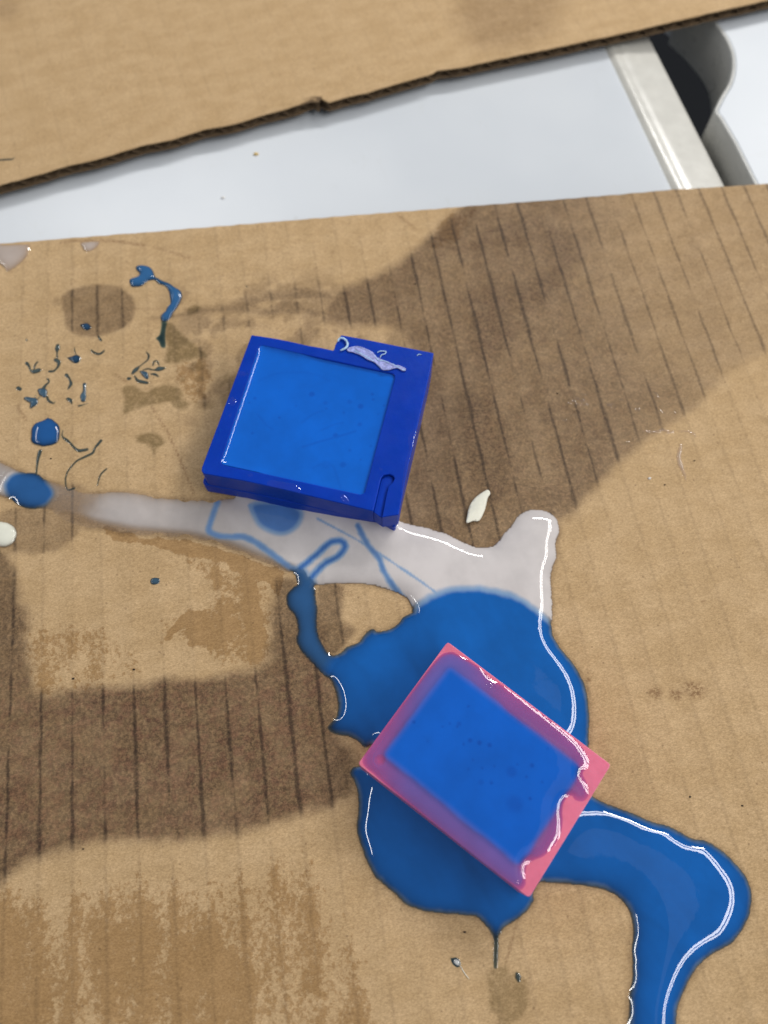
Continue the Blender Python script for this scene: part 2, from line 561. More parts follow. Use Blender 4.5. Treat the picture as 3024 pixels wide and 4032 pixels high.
b_out = np.vstack([px('F', [(745, 603), (765, 578), (830, 540), (920, 514), (1000, 508), (1050, 508), (1130, 520), (1220, 550), (1310, 605), (1384, 662), (1396, 710), (1430, 770), (1480, 830), (1520, 890), (1550, 960), (1562, 1040), (1568, 1120), (1562, 1200)]),
                   px('G', [(1412, 700), (1408, 745), (1395, 800), (1380, 900), (1400, 980)]),
                   px('H', [(500, 350), (545, 380), (600, 412), (700, 450), (800, 490), (900, 535), (1000, 560), (1080, 595), (1170, 645), (1260, 662), (1340, 705), (1400, 755), (1440, 800), (1490, 850), (1530, 920), (1555, 1000), (1552, 1090), (1530, 1170),
                            (1490, 1245), (1440, 1310), (1380, 1350), (1310, 1385), (1250, 1430), (1190, 1500), (1150, 1570), (1110, 1660), (1085, 1740), (1078, 1834), (1085, 1960), (1080, 2080), (760, 2080), (752, 1960), (760, 1834), (768, 1750), (772, 1650), (785, 1550),
                            (786, 1450), (785, 1350), (792, 1290), (795, 1220), (785, 1150), (760, 1090), (715, 1040), (660, 1002), (600, 976), (500, 958), (400, 945), (300, 938), (205, 930)]),
                   px('G', [(1130, 1500), (1106, 1545), (1112, 1580), (1085, 1630), (1040, 1672), (1000, 1702), (950, 1732), (927, 1765), (915, 1800), (912, 1850), (908, 1905), (899, 1905), (895, 1850), (890, 1800), (878, 1772), (850, 1732), (820, 1695), (780, 1672),
                            (700, 1666), (620, 1660), (540, 1650), (470, 1630), (400, 1600), (350, 1545), (290, 1500), (240, 1450), (208, 1390), (180, 1320), (155, 1250), (145, 1180), (150, 1100), (150, 1030), (145, 980), (125, 930), (107, 890), (118, 862), (150, 855),
                            (230, 860), (300, 790), (230, 740)]),
                   px('F', [(540, 1230), (515, 1240), (490, 1212), (450, 1190), (400, 1180), (362, 1168), (342, 1142), (362, 1112), (384, 1090), (390, 1050), (385, 1000), (370, 950), (352, 918), (330, 905), (310, 885), (285, 862), (240, 812), (210, 770), (196, 730),
                            (204, 700), (200, 650), (186, 615), (160, 590), (150, 550), (152, 520), (180, 490), (208, 468), (196, 440), (182, 425), (186, 412), (205, 408), (238, 420), (252, 448), (276, 462), (285, 490), (291, 540), (300, 590), (296, 640), (300, 700),
                            (320, 750), (345, 790), (366, 806), (410, 790), (432, 766), (480, 750), (506, 720), (532, 690), (558, 680), (572, 692), (610, 690), (650, 675), (678, 650), (692, 630), (725, 612)])])
c_out = px('E', [(40, 240), (70, 208), (120, 192), (170, 192), (205, 220), (235, 260), (250, 290), (240, 318), (205, 345), (150, 360), (105, 352), (72, 335), (45, 305), (33, 270)])

# ------------------------------------------------------------------ lower cardboard sheet
T_LINER = .26
Z_CARD = 0.0


def stain_fields(W):
    x, y = W[:, 0], W[:, 1]
    n1 = (noise2(x, y, 9, 1) - .5) * 5 + (noise2(x, y, 2.2, 2) - .5) * 2.6
    n2 = (noise2(x, y, 4, 5, 4) - .5) * 5

    def blob(reg, pts, soft, amp=1.0):
        pl = catmull(px(reg, pts), 1.6)
        return sstep(-soft, soft, sdist(W, pl) + n1 * amp * .45)
    st = np.zeros(len(W)); ln = np.zeros(len(W))

    def add(f, a, l=None):
        nonlocal st, ln
        st = np.maximum(st, f * a)
        ln = np.maximum(ln, f * (a if l is None else l))
    # large stain behind and right of the blue mould
    big = blob('S', [(1030, 430), (1250, 380), (1500, 360), (1720, 340), (1780, 560), (1700, 720), (1590, 800), (1500, 880), (1430, 930), (1350, 985), (1300, 1040), (1230, 1110),
                     (1120, 1150), (1060, 1210), (960, 1190), (860, 1160), (880, 1000), (900, 860), (860, 720), (760, 705), (700, 690), (720, 640), (800, 600), (870, 560), (940, 500)], 2.0)
    fade = 1 - .62 * sstep(38, 100, x + (noise2(x, y, 20, 9) - .5) * 40)
    add(big * fade, .88, 1.25)
    ln = np.maximum(ln, big * .85)
    core = blob('S', [(1000, 480), (1180, 440), (1280, 520), (1240, 640), (1150, 760), (1120, 900), (1180, 1000), (1140, 1100), (1000, 1120), (940, 900), (960, 700)], 9.0, 2.0)
    add(core, 1.0, .8)
    add(blob('S', [(135, 640), (165, 622), (215, 615), (260, 620), (288, 645), (293, 675), (275, 705), (230, 722), (190, 728), (150, 715), (136, 685)], .7, .5), .72, 1.15)
    add(blob('S', [(110, 650), (122, 642), (135, 650), (130, 662), (115, 662)], .6, .3), .35, 0)
    # band lower left, with its right arm beside the stream
    add(blob('S', [(-60, 1180), (0, 1200), (25, 1230), (52, 1290), (65, 1330), (58, 1396), (70, 1460), (95, 1498), (200, 1488), (293, 1478), (422, 1464), (486, 1452), (560, 1444),
                   (583, 1410), (590, 1330), (600, 1255), (640, 1255), (700, 1340), (740, 1480), (730, 1580), (770, 1640), (763, 1708), (719, 1738), (645, 1763), (580, 1777), (516, 1790),
                   (436, 1810), (372, 1824), (233, 1822), (164, 1834), (74, 1852), (-60, 1872)], 1.9, 1.35), .98, 1.25)
    add(blob('S', [(690, 1260), (740, 1270), (735, 1340), (770, 1360), (720, 1420), (690, 1390)], 1.0, .6), .85, .9)
    # beside and under the left blob
    add(blob('S', [(100, 1040), (135, 1045), (180, 1055), (180, 1110), (176, 1140), (150, 1170), (110, 1192), (70, 1196), (30, 1192), (5, 1180), (0, 1110), (60, 1090)], 1.0, .7), .55, 1.0)
    add(blob('S', [(130, 1060), (200, 1062), (300, 1068), (440, 1080), (430, 1100), (280, 1090), (170, 1110), (130, 1100)], 1.2, .8), .38, .6)
    # smear left of the big stain
    smear = blob('S', [(310, 690), (380, 672), (450, 660), (560, 640), (640, 628), (720, 640), (720, 690), (600, 680), (480, 680), (400, 690)], 1.6, 1.6)
    add(smear * sstep(.30, .50, noise2(x, y * 2, 6, 21, 4)), .75, .7)
    add(sstep(-9, 3, sdist(W, px('S', [(380, 640), (700, 620), (960, 720), (540, 1080), (440, 1000), (430, 800)]))) * sstep(.44, .60, noise2(x, y, 5, 23, 4)), .50, .80)
    # ochre
    oc = np.zeros(len(W))
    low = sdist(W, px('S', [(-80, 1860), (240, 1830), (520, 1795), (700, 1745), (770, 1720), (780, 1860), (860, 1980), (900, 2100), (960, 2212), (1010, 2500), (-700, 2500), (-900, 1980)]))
    oc = np.maximum(oc, sstep(-2, 12, low) * (.47 + .27 * sstep(0, 40, low)) + .24 * sstep(-2, 10, low) * (noise2(x, y, 22, 33) - .5))  # oily stain; its strengthening towards the bottom also paints in shade there
    oc = np.maximum(oc, .98 * sstep(-1.2, 1.2, sdist(W, px('E', [(480, 440), (640, 480), (870, 500), (1060, 545), (1330, 655), (1300, 760), (1240, 700), (1150, 690), (1060, 640), (960, 590), (850, 570), (740, 550), (600, 520), (530, 500)])) + n1 * .5))
    oc = np.maximum(oc, .66 * sstep(-5, 4, sdist(W, px('E', [(900, 600), (1100, 640), (1250, 720), (1280, 1000), (1200, 1090), (1040, 1090), (900, 990), (740, 1000), (760, 900), (960, 820), (1000, 760)])) + n1 * .5))
    for pl, a in (([(760, 975), (790, 920), (870, 850), (970, 835), (970, 860), (890, 890), (820, 940), (790, 985)], .95), ([(870, 990), (900, 945), (960, 935), (1010, 900), (1100, 880), (1120, 930), (1060, 970), (960, 1000), (890, 1005)], .95),
                  ([(1010, 810), (1110, 790), (1110, 850), (1040, 870)], .9), ([(1130, 700), (1200, 690), (1220, 860), (1250, 960), (1200, 1040), (1170, 1000), (1150, 850)], .9)):
        oc = np.maximum(oc, a * sstep(-.5, .5, sdist(W, px('E', pl)) + n1 * .25))
    oc = np.maximum(oc, .52 * sstep(-8, 2, sdist(W, px('E', [(130, 950), (480, 940), (640, 1060), (640, 1150), (300, 1200), (180, 1180)]))))
    oc = np.maximum(oc, .60 * sstep(-3, 3, sdist(W, px('S', [(960, 460), (1045, 440), (1000, 520), (900, 560)]))))
    # olive smears
    ol = np.zeros(len(W))
    for reg, pl, a in (('L', [(830, 890), (920, 900), (1010, 990), (1110, 1080), (1200, 1160), (1280, 1220), (1380, 1300), (1360, 1350), (1230, 1350), (1100, 1400), (830, 1400), (840, 1240), (820, 1080)], .8),
                       ('L', [(270, 1730), (420, 1690), (560, 1780), (720, 1720), (860, 1700), (1030, 1760), (1060, 1870), (1130, 1930), (1110, 2000), (1030, 2030), (920, 1990), (880, 1930), (700, 1960), (520, 1990), (400, 2040), (290, 2080), (265, 1990), (290, 1880)], .72),
                       ('C', [(880, 1350), (940, 1335), (1000, 1330), (1060, 1360), (1075, 1395), (1030, 1425), (1000, 1480), (980, 1430), (930, 1390), (890, 1380)], .75),
                       ('L', [(1120, 690), (1220, 660), (1300, 690), (1250, 760), (1120, 800)], .75),
                       ('Q', [(860, 1130), (960, 1120), (1090, 1080), (1130, 1220), (1250, 1210), (1380, 1300), (1390, 1560), (1380, 1700), (1280, 1850), (1130, 1960), (1000, 1960), (960, 1800), (860, 1760), (850, 1500), (800, 1350), (790, 1200)], .55)):
        ol = np.maximum(ol, a * sstep(-.5, .5, sdist(W, catmull(px(reg, pl), .8)) + n1 * .22))
    ol = np.maximum(ol, .5 * sstep(.52, .66, noise2(x, y, 4, 71, 4)) * sstep(-6, 3, sdist(W, px('L', [(900, 1430), (1380, 1300), (1620, 1100), (1659, 2000), (1100, 1900), (950, 1600)]))))
    oc = np.maximum(oc, .62 * sstep(-3, 3, sdist(W, px('L', [(900, 1430), (1380, 1300), (1500, 1600), (1330, 1950), (1050, 1930), (950, 1600)]))))
    # hairline creases
    sc = np.zeros(len(W))
    for reg, pl, w, a in (('C', [(985, 1160), (1080, 1310), (1160, 1480), (1260, 1730)], .30, .8), ('C', [(400, 90), (640, 75), (820, 90), (940, 110)], .5, .8), ('C', [(1000, 120), (1100, 150), (1230, 190)], .3, .8),
                          ('C', [(110, 1150), (170, 1240)], .4, .7), ('C', [(740, 940), (830, 1000)], .3, .7), ('E', [(1570, 720), (1640, 760)], .3, .6), ('Q', [(1220, 520), (1150, 800), (1075, 1080)], .25, .7),
                          ('B', [(60, 930), (140, 990)], .4, .6), ('D', [(-260, 20), (140, 30)], .4, .3)):
        sc = np.maximum(sc, a * sstep(w * 1.6, w * .4, seg_dist(W, px(reg, pl))))
    for cx_, cy_, r in ((718, 545, 5), (680, 580, 5), (1240, 890, 4), (640, 720, 4), (1500, 1490, 22), (1415, 1497, 16), (1460, 1500, 14), (1270, 1470, 7), (1490, 1265, 6), (1520, 1300, 4)):
        p = px('S', [(cx_, cy_)])[0]
        sc = np.maximum(sc, .85 * sstep(1.2, .5, np.hypot(x - p[0], (y - p[1]) * 1.3) / (r * .12) + (noise2(x, y, 1.2, 51) - .5) * .8))
    # board darker along the rim of the spill
    for o_ in (w_out, b_out):
        cl_ = catmull(o_, 2.2)
        bx_ = (x > cl_[:, 0].min() - 3) & (x < cl_[:, 0].max() + 3) & (y > cl_[:, 1].min() - 3) & (y < cl_[:, 1].max() + 3)
        d_ = sdist(W[bx_], cl_) + n1[bx_] * .12
        st[bx_] = np.maximum(st[bx_], .50 * sstep(-1.1, .1, d_))
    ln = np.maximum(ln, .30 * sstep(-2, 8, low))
    ln = np.maximum(ln, .20)
    vio = np.maximum(sstep(-8, 6, sdist(W, px('S', [(-60, 1480), (400, 1470), (720, 1440), (700, 1740), (300, 1820), (-60, 1860)]))), .25 * big)
    return st, ln, oc, ol, sc, vio


def sheet_z(s, t):
    return .06 * np.cos(2 * np.pi * (s + FLUTE_PHASE) / PITCH + np.pi) + .25 * (noise2(s, t, 60, 90, 2) - .5)


edge_w = px('S', [(-120, 536), (0, 527), (250, 507), (500, 487), (750, 466), (1000, 447), (1250, 427), (1450, 410), (1659, 397), (1900, 380)])
edge_l = to_local(edge_w)
GS = .5
sx = np.arange(-120, 160 + GS, GS)
t_edge = np.interp(sx, edge_l[:, 0], edge_l[:, 1]) + (noise2(sx, sx * 0, 3, 12, 3) - .5) * .35
NY = 430
T0 = -62.0
fr_ = np.linspace(0, 1, NY + 1)
S, FR = np.meshgrid(sx, fr_, indexing='ij')
Tt = T0 + (t_edge[:, None] - T0) * FR
loc2 = np.column_stack([S.ravel(), Tt.ravel()])
W2 = to_world(loc2)
zz = sheet_z(loc2[:, 0], loc2[:, 1])
# only the part of the sheet near the view needs to exist at full size
st, ln, oc, ol, sc_, vio = stain_fields(W2)
nx, ny = len(sx), NY + 1
idx = np.arange(nx * ny).reshape(nx, ny)
faces = np.stack([idx[:-1, :-1], idx[1:, :-1], idx[1:, 1:], idx[:-1, 1:]], -1).reshape(-1, 4).tolist()
verts = np.column_stack([loc2, zz])
# the cut rim folds down along the far edge
low = np.column_stack([loc2[idx[:, -1]], zz[idx[:, -1]] - T_LINER])
base_i = len(verts)
verts = np.vstack([verts, low])
for i in range(nx - 1):
    faces.append([idx[i, -1], idx[i + 1, -1], base_i + i + 1, base_i + i])
pad = lambda a: np.concatenate([a, a[idx[:, -1]]])
sheet = empty('cardboard_sheet', (0, 0, -3.2), FL_ANG)
tag(sheet, 'resin stained brown cardboard sheet carrying both moulds and the spilled resin', 'cardboard')
mesh_obj('top_liner', verts + (0, 0, 3.2), faces, M_CARD, sheet,
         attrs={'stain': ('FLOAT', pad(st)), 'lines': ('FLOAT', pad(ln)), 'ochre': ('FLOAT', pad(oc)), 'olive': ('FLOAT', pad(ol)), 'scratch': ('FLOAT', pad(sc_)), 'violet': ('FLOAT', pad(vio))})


def fluting_and_bottom(root, sx, t_lo, t_hi, z_top, z_bot, per=12):
    """wavy medium and lower liner between two t limits (functions of s)"""
    ss = np.arange(sx[0], sx[-1], PITCH / per)
    amp = (z_top - z_bot) / 2
    mid = (z_top + z_bot) / 2
    zf = mid + amp * .96 * np.sin(2 * np.pi * ss / PITCH)
    a, b = t_lo(ss), t_hi(ss)
    v = [(s, t, z) for s, t, z in zip(ss, a, zf)] + [(s, t, z) for s, t, z in zip(ss, b, zf)]
    v += [(s, t, z - .24) for s, t, z in zip(ss, a, zf)]
    n = len(ss)
    f = [(i, i + 1, n + i + 1, n + i) for i in range(n - 1)] + [(i + 1, i, 2 * n + i, 2 * n + i + 1) for i in range(n - 1)]
    mesh_obj('fluting', v, f, M_FLUTE, root, smooth=True)
    v = [(s, t, z_bot - .05) for s, t in zip(ss, a - .15)] + [(s, t, z_bot - .05) for s, t in zip(ss, b)] + [(s, t, z_bot - .05 - T_LINER) for s, t in zip(ss, a - .15)]
    mesh_obj('bottom_liner', v, f, M_UNDER, root, smooth=True)


fluting_and_bottom(sheet, sx, lambda s: np.full(len(s), T0 + 1), lambda s: np.interp(s, sx, t_edge) - .3, 3.2 - T_LINER - .25, .5)

# ------------------------------------------------------------------ upper cardboard sheet, lifted a touch, cut edge towards us
ZU = 1.9
up_px = [('A', [(-160, 845), (0, 800), (130, 765), (300, 715), (420, 688), (520, 658), (600, 632), (740, 605), (880, 560), (1000, 538), (1130, 500), (1210, 480), (1290, 458), (1350, 432), (1378, 428), (1386, 452), (1420, 444), (1500, 420), (1580, 402)]),
         ('B', [(0, 378), (110, 348), (210, 318), (228, 306), (330, 292), (500, 255), (700, 215), (900, 172), (1150, 118), (1400, 58), (1659, 0), (1800, -34)])]
ue = np.vstack([px(r, p, ZU) for r, p in up_px])
ud = ue[-1] - ue[0]
UANG = math.atan2(ud[1], ud[0])
ul = to_local(ue, UANG)
order = np.argsort(ul[:, 0])
usx = np.arange(ul[:, 0].min(), ul[:, 0].max(), .6)
ut = np.interp(usx, ul[order, 0], ul[order, 1])
ut = ut + (noise2(usx, usx * 0, 4, 77, 3) - .5) * .45
UDEP = 110
frac = np.concatenate([[0, .003, .008], np.linspace(.02, 1, 90)])
US, UF = np.meshgrid(usx, frac, indexing='ij')
UT = ut[:, None] + UF * UDEP
ul2 = np.column_stack([US.ravel(), UT.ravel()])
uz = .02 * np.cos(2 * np.pi * ul2[:, 0] / PITCH) + .3 * (noise2(ul2[:, 0], ul2[:, 1], 50, 14, 2) - .5)
# the crushed lip by the tear
tear = px('A', [(1340, 440)], ZU)
tl = to_local(tear, UANG)[0]
rr = np.hypot((ul2[:, 0] - tl[0]) / 9, (ul2[:, 1] - tl[1]) / 2.2)
uz = uz + .55 * np.exp(-rr ** 2)
UW = to_world(ul2, UANG)
ust = .55 * sstep(-7, 7, sdist(UW, catmull(px('B', [(330, -120), (560, -140), (740, -80), (760, 60), (690, 150), (560, 205), (420, 215), (350, 160), (330, 40)], ZU), 3)) + (noise2(UW[:, 0], UW[:, 1], 9, 3) - .5) * 5)
ust = np.maximum(ust, .55 * sstep(-6, 6, sdist(UW, px('B', [(450, -60), (640, -60), (620, 80), (520, 120), (460, 60)], ZU))) )
ust = np.maximum(ust, .5 * sstep(9, 0, np.hypot(*(UW - px('A', [(20, 40)], ZU)[0]).T)))
unx, uny = len(usx), len(frac)
idx = np.arange(unx * uny).reshape(unx, uny)
faces = np.stack([idx[:-1, :-1], idx[1:, :-1], idx[1:, 1:], idx[:-1, 1:]], -1).reshape(-1, 4).tolist()
verts = np.column_stack([ul2, uz])
bi = len(verts)
verts = np.vstack([verts, np.column_stack([ul2[idx[:, 0]], uz[idx[:, 0]] - T_LINER])])
for i in range(unx - 1):
    faces.append([idx[i, 0], bi + i, bi + i + 1, idx[i + 1, 0]])
sheet2 = empty('cardboard_sheet', (0, 0, ZU), UANG)
tag(sheet2, 'clean brown cardboard sheet showing its ragged corrugated cut edge across the white desk', 'cardboard')
mesh_obj('top_liner', verts, faces, M_CARD2, sheet2, attrs={'stain': ('FLOAT', np.concatenate([ust, ust[idx[:, 0]]]))})
fluting_and_bottom(sheet2, usx, lambda s: np.interp(s, usx, ut) + .12, lambda s: np.interp(s, usx, ut) + UDEP, -T_LINER - .15, -2.75)
# torn paper flap at the nick
fp = to_local(px('A', [(1200, 472), (1290, 440), (1350, 424), (1392, 426), (1378, 446), (1340, 446), (1280, 462), (1215, 478)], ZU), UANG)
nf = len(fp)
zt = np.array([.10, .35, .55, .75, .5, .4, .3, .12])
v = [(*p, z) for p, z in zip(fp, zt)] + [(*p, z - .2) for p, z in zip(fp, zt)]
f = [list(range(nf))[::-1], [nf + i for i in range(nf)]] + [[i, (i + 1) % nf, nf + (i + 1) % nf, nf + i] for i in range(nf)]
mesh_obj('torn_flap', v, f, M_UNDER, sheet2, smooth=False)


# ------------------------------------------------------------------ liquids
def fem_heights(V, Fc, fixed, lam):
    """screened Poisson (linear capillary surface) on a triangle mesh; fixed: dict-like array, nan = free"""
    n = len(V)
    Fc = np.asarray(Fc)
    I, J, Wt = [], [], []
    mass = np.zeros(n)
    p = V[:, :2]
    a, b, c = p[Fc[:, 0]], p[Fc[:, 1]], p[Fc[:, 2]]
    area = np.abs((b[:, 0] - a[:, 0]) * (c[:, 1] - a[:, 1]) - (b[:, 1] - a[:, 1]) * (c[:, 0] - a[:, 0])) / 2 + 1e-9
    for k in range(3):
        np.add.at(mass, Fc[:, k], area / 3)
        o, i, j = Fc[:, k], Fc[:, (k + 1) % 3], Fc[:, (k + 2) % 3]
        e1, e2 = p[i] - p[o], p[j] - p[o]
        cot = np.clip((e1 * e2).sum(1) / (2 * area), -4, 6)
        I.append(i); J.append(j); Wt.append(cot / 2)
    I, J, Wt = np.concatenate(I), np.concatenate(J), np.concatenate(Wt)
    Wt = np.maximum(Wt, 0)
    free = np.isnan(fixed)
    deg = np.bincount(I, Wt, n) + np.bincount(J, Wt, n) + mass / lam ** 2
    h = np.where(free, 0.0, np.nan_to_num(fixed))

    def A(x):
        return deg * x - np.bincount(I, Wt * x[J], n) - np.bincount(J, Wt * x[I], n)
    r = np.where(free, mass / lam ** 2 - A(h), 0)
    z = r / deg
    q = z.copy()
    rz = r @ z
    for it in range(600):
        Aq = np.where(free, A(q), 0)
        al = rz / max(q @ Aq, 1e-30)
        h = h + al * q
        r = r - al * Aq
        if np.sqrt(r @ r) < 1e-7 * np.sqrt(n):
            break
        z = r / deg
        rz2 = r @ z
        q = z + rz2 / rz * q
        rz = rz2
    return h


def triangulate(loops, sp, extra_lines=()):
    """loops: list of closed outlines (mm). returns V2, tris of everything inside at least one"""
    pts, ed = [], []
    for lp in loops:
        b = len(pts)
        pts += [tuple(q) for q in lp]
        ed += [(b + i, b + (i + 1) % len(lp)) for i in range(len(lp))]
    allp = np.array(pts)
    lo, hi = allp.min(0), allp.max(0)
    gx = np.arange(lo[0], hi[0], sp)
    gy = np.arange(lo[1], hi[1], sp * .866)
    GX, GY = np.meshgrid(gx, gy)
    GX = GX + (np.arange(len(gy))[:, None] % 2) * sp * .5
    G = np.column_stack([GX.ravel(), GY.ravel()])
    ins = np.zeros(len(G), bool)
    near = np.full(len(G), 1e9)
    for lp in loops:
        ins |= inside(G, lp)
        near = np.minimum(near, seg_dist(G, lp, True))
    G = G[ins & (near > sp * .45)]
    pts += [tuple(q) for q in G]
    vv, _, ff, _, _, _ = delaunay_2d_cdt([Vector(q) for q in pts], ed, [], 0, 1e-5)
    vv = np.array([tuple(q) for q in vv])
    ff = np.array([t for t in ff])
    cen = vv[ff].mean(1)
    cls = np.full(len(ff), -1)
    for k, lp in enumerate(loops):
        m = inside(cen, lp)
        cls[m] = k
    keep = cls >= 0
    ff, cls = ff[keep], cls[keep]
    # upward facing
    a, b, c = vv[ff[:, 0]], vv[ff[:, 1]], vv[ff[:, 2]]
    cr = (b[:, 0] - a[:, 0]) * (c[:, 1] - a[:, 1]) - (b[:, 1] - a[:, 1]) * (c[:, 0] - a[:, 0])
    ff[cr < 0] = ff[cr < 0][:, ::-1]
    ok = np.abs(cr) > 1e-8
    return vv, ff[ok], cls[ok]


def boundary_verts(ff):
    cnt = {}
    for t in ff:
        for i in range(3):
            e = (min(t[i], t[(i + 1) % 3]), max(t[i], t[(i + 1) % 3]))
            cnt[e] = cnt.get(e, 0) + 1
    b = set()
    for e, c in cnt.items():
        if c == 1:
            b.update(e)
    return np.array(sorted(b), int)


def vert_normals(V, ff):
    a, b, c = V[ff[:, 0]], V[ff[:, 1]], V[ff[:, 2]]
    fn = np.cross(b - a, c - a)
    nn = np.zeros_like(V)
    for k in range(3):
        np.add.at(nn, ff[:, k], fn)
    return nn / np.maximum(np.linalg.norm(nn, axis=1), 1e-12)[:, None]


def smooth_normals(N, ff, it):
    e = np.concatenate([ff[:, [0, 1]], ff[:, [1, 2]], ff[:, [2, 0]]])
    e = np.concatenate([e, e[:, ::-1]])
    d = np.bincount(e[:, 0], minlength=len(N)).clip(1)
    for _ in range(it):
        M = np.column_stack([np.bincount(e[:, 0], N[e[:, 1], k], len(N)) / d for k in range(3)])
        N = .4 * N + .6 * M
        N = N / np.maximum(np.linalg.norm(N, axis=1), 1e-9)[:, None]
    return N


def sub_object(name, V, ff, mat, attrs, normals=None, parent=None, loc=(0, 0, 0)):
    used, inv = np.unique(ff, return_inverse=True)
    inv = inv.reshape(ff.shape)
    at = {k: (t, np.asarray(a)[used]) for k, (t, a) in attrs.items()}
    return mesh_obj(name, V[used] - np.array(loc), inv, mat, parent, True, loc=loc, attrs=at, normals=None if normals is None else normals[used])


def rgba(a):
    return np.column_stack([a, np.ones(len(a))])


BLUE = np.array((.003, .104, .40))
BLUE_D = np.array((.032, .115, .26))     # thinner, greyer splashes
WHITE = np.array((.645, .605, .598))
CREAM = np.array((.76, .76, .66))
BTINT = np.array((.09, .22, .33))
WTINT = np.array((.92, .90, .88))


def drop(name, outline, label, H=.9, lam=.9, sp=.22, z0=.03, color=BLUE_D, tint=BTINT, hide=.35, cat='resin drop', group=None, p=.75, opmax=1.0, jag=.06, seed=0, mat=None):
    """one separate puddle or drop; outline in mm"""
    lp = dense(outline, sp * .9)
    lp = lp + jag * np.column_stack([noise2(lp[:, 0], lp[:, 1], .8, 200 + seed) - .5, noise2(lp[:, 0], lp[:, 1], .8, 300 + seed) - .5])
    vv, ff, _ = triangulate([lp], sp)
    fx = np.full(len(vv), np.nan)
    fx[boundary_verts(ff)] = 0
    h = np.clip(fem_heights(vv, ff, fx, lam), 0, None)
    z = H * h ** p
    V = np.column_stack([vv, z0 + z])
    op = opmax * (1 - np.exp(-z / max(hide, 1e-6)))
    c0 = lp.mean(0)
    o = sub_object(name, V, ff, mat or M_RESIN, {'pigment': ('FLOAT_COLOR', rgba(np.tile(color, (len(V), 1)))),
                                         'tint': ('FLOAT_COLOR', rgba(np.asarray(tint)[None] ** np.minimum(1, z[:, None] / .10))), 'opacity': ('FLOAT', op)}, loc=(c0[0], c0[1], z0 - .03))
    return tag(o, label, cat, group)


# --- mould outlines first: the puddles wet their feet
HB = 11.0
mt = lambda pts: px('D', pts, HB)
b_back = mt([(437, 178), (520, 190), (600, 203), (690, 222), (780, 243), (860, 256), (922, 270)])
b_notch = mt([(928, 262), (934, 240), (950, 208), (970, 178)])
b_right = mt([(1100, 202), (1300, 242), (1520, 285), (1498, 400), (1432, 690), (1370, 955), (1312, 1246)])
b_slot = mt([(1212, 1262), (1222, 1215), (1238, 1130), (1252, 1075), (1280, 1050), (1288, 1032), (1280, 1015), (1256, 1005), (1228, 1008), (1210, 1025), (1200, 1062), (1182, 1140), (1162, 1226)])
b_front = mt([(1000, 1186), (830, 1146), (640, 1100), (400, 1046), (152, 1002), (140, 985), (142, 965)])
B_TOP = np.vstack([b_back, b_notch, b_right, b_slot, b_front])
ledge = px('D', [(1200, 1272), (930, 1226), (640, 1166), (400, 1108), (160, 1066), (142, 1052)], 5.0)
foot_r = px('D', [(1290, 1368)], 0.0)
B_LOW = np.vstack([b_back, b_notch[3:], b_right[:-1], foot_r, ledge])
P_TOPZ = 12.0
pk = px('S', [(967, 1386), (1320, 1652), (1143, 1940), (773, 1650)], P_TOPZ)
pc = pk.mean(0)

SP = .42


def jag(lp, amp, seed):
    return lp + amp * np.column_stack([noise2(lp[:, 0], lp[:, 1], 1.3, seed) - .5, noise2(lp[:, 0], lp[:, 1], 1.3, seed + 5) - .5])


w_lp = jag(catmull(w_out, .5), .45, 400)
b_lp = jag(catmull(b_out, .5), .35, 410)
c_lp = jag(catmull(c_out, .45), .3, 420)
vv, ff, cls = triangulate([w_lp, b_lp, c_lp], SP)
fx = np.full(len(vv), np.nan)
fx[boundary_verts(ff)] = 0
foot_p = pc + (pk - pc) * .995
fx[inside(vv, foot_p)] = 1.45
fx[inside(vv, B_LOW)] = 1.25
hh = np.clip(fem_heights(vv, ff, fx, 2.35), 0, None)
# film is thin along the left reach of the white puddle, full in the pools
thin_l = sstep(-48, 5, vv[:, 0] + (noise2(vv[:, 0], vv[:, 1], 7, 8) - .5) * 8)
in_blue = sdist(vv, b_lp)
stream = inside(vv, px('F', [(100, 380), (330, 380), (330, 700), (400, 830), (350, 900), (270, 900), (150, 780)]))
HM = .28 + 1.62 * thin_l + .35 * sstep(-2, 6, in_blue)
HM = np.where(stream, 1.35, HM)
HM = np.where(sdist(vv, c_lp) > -2, np.maximum(HM, 1.25), HM)
zz = HM * hh ** .95
ei = np.concatenate([ff[:, [0, 1]], ff[:, [1, 2]], ff[:, [2, 0]]])
ei = np.concatenate([ei, ei[:, ::-1]])
dg = np.bincount(ei[:, 0], minlength=len(vv)).clip(1)
bv = boundary_verts(ff)
for _ in range(4):
    z2 = np.bincount(ei[:, 0], zz[ei[:, 1]], len(vv)) / dg
    z2[bv] = zz[bv]
    zz = .4 * zz + .6 * z2
V = np.column_stack([vv, .04 + zz])
NN = smooth_normals(vert_normals(V, ff), ff, 5)
# pigment: blue pool, blob, veins and the half disc bleeding into the white
veins = [(px('E', [(1015, 330), (985, 420), (978, 465), (1030, 490), (1140, 495), (1210, 530), (1290, 590), (1360, 640), (1410, 655)]), 1.35, .8),
         (px('E', [(1400, 645), (1480, 580), (1540, 530), (1590, 520), (1612, 545), (1580, 590), (1510, 630), (1440, 700)]), 1.5, .95),
         (px('F', [(485, 215), (530, 300), (580, 360), (610, 430), (660, 500), (720, 570), (745, 605)]), 1.15, .85),
         (px('F', [(300, 180), (500, 290), (640, 380), (760, 460), (855, 530)]), .5, .45),
         (px('E', [(1170, 350), (1190, 390), (1215, 420)]), 1.1, .6)]
bl = sstep(-1.3, 1.2, in_blue + (noise2(vv[:, 0], vv[:, 1], 2.5, 15) - .5) * .7)
bl = np.maximum(bl, sstep(-.9, .6, sdist(vv, c_lp)))
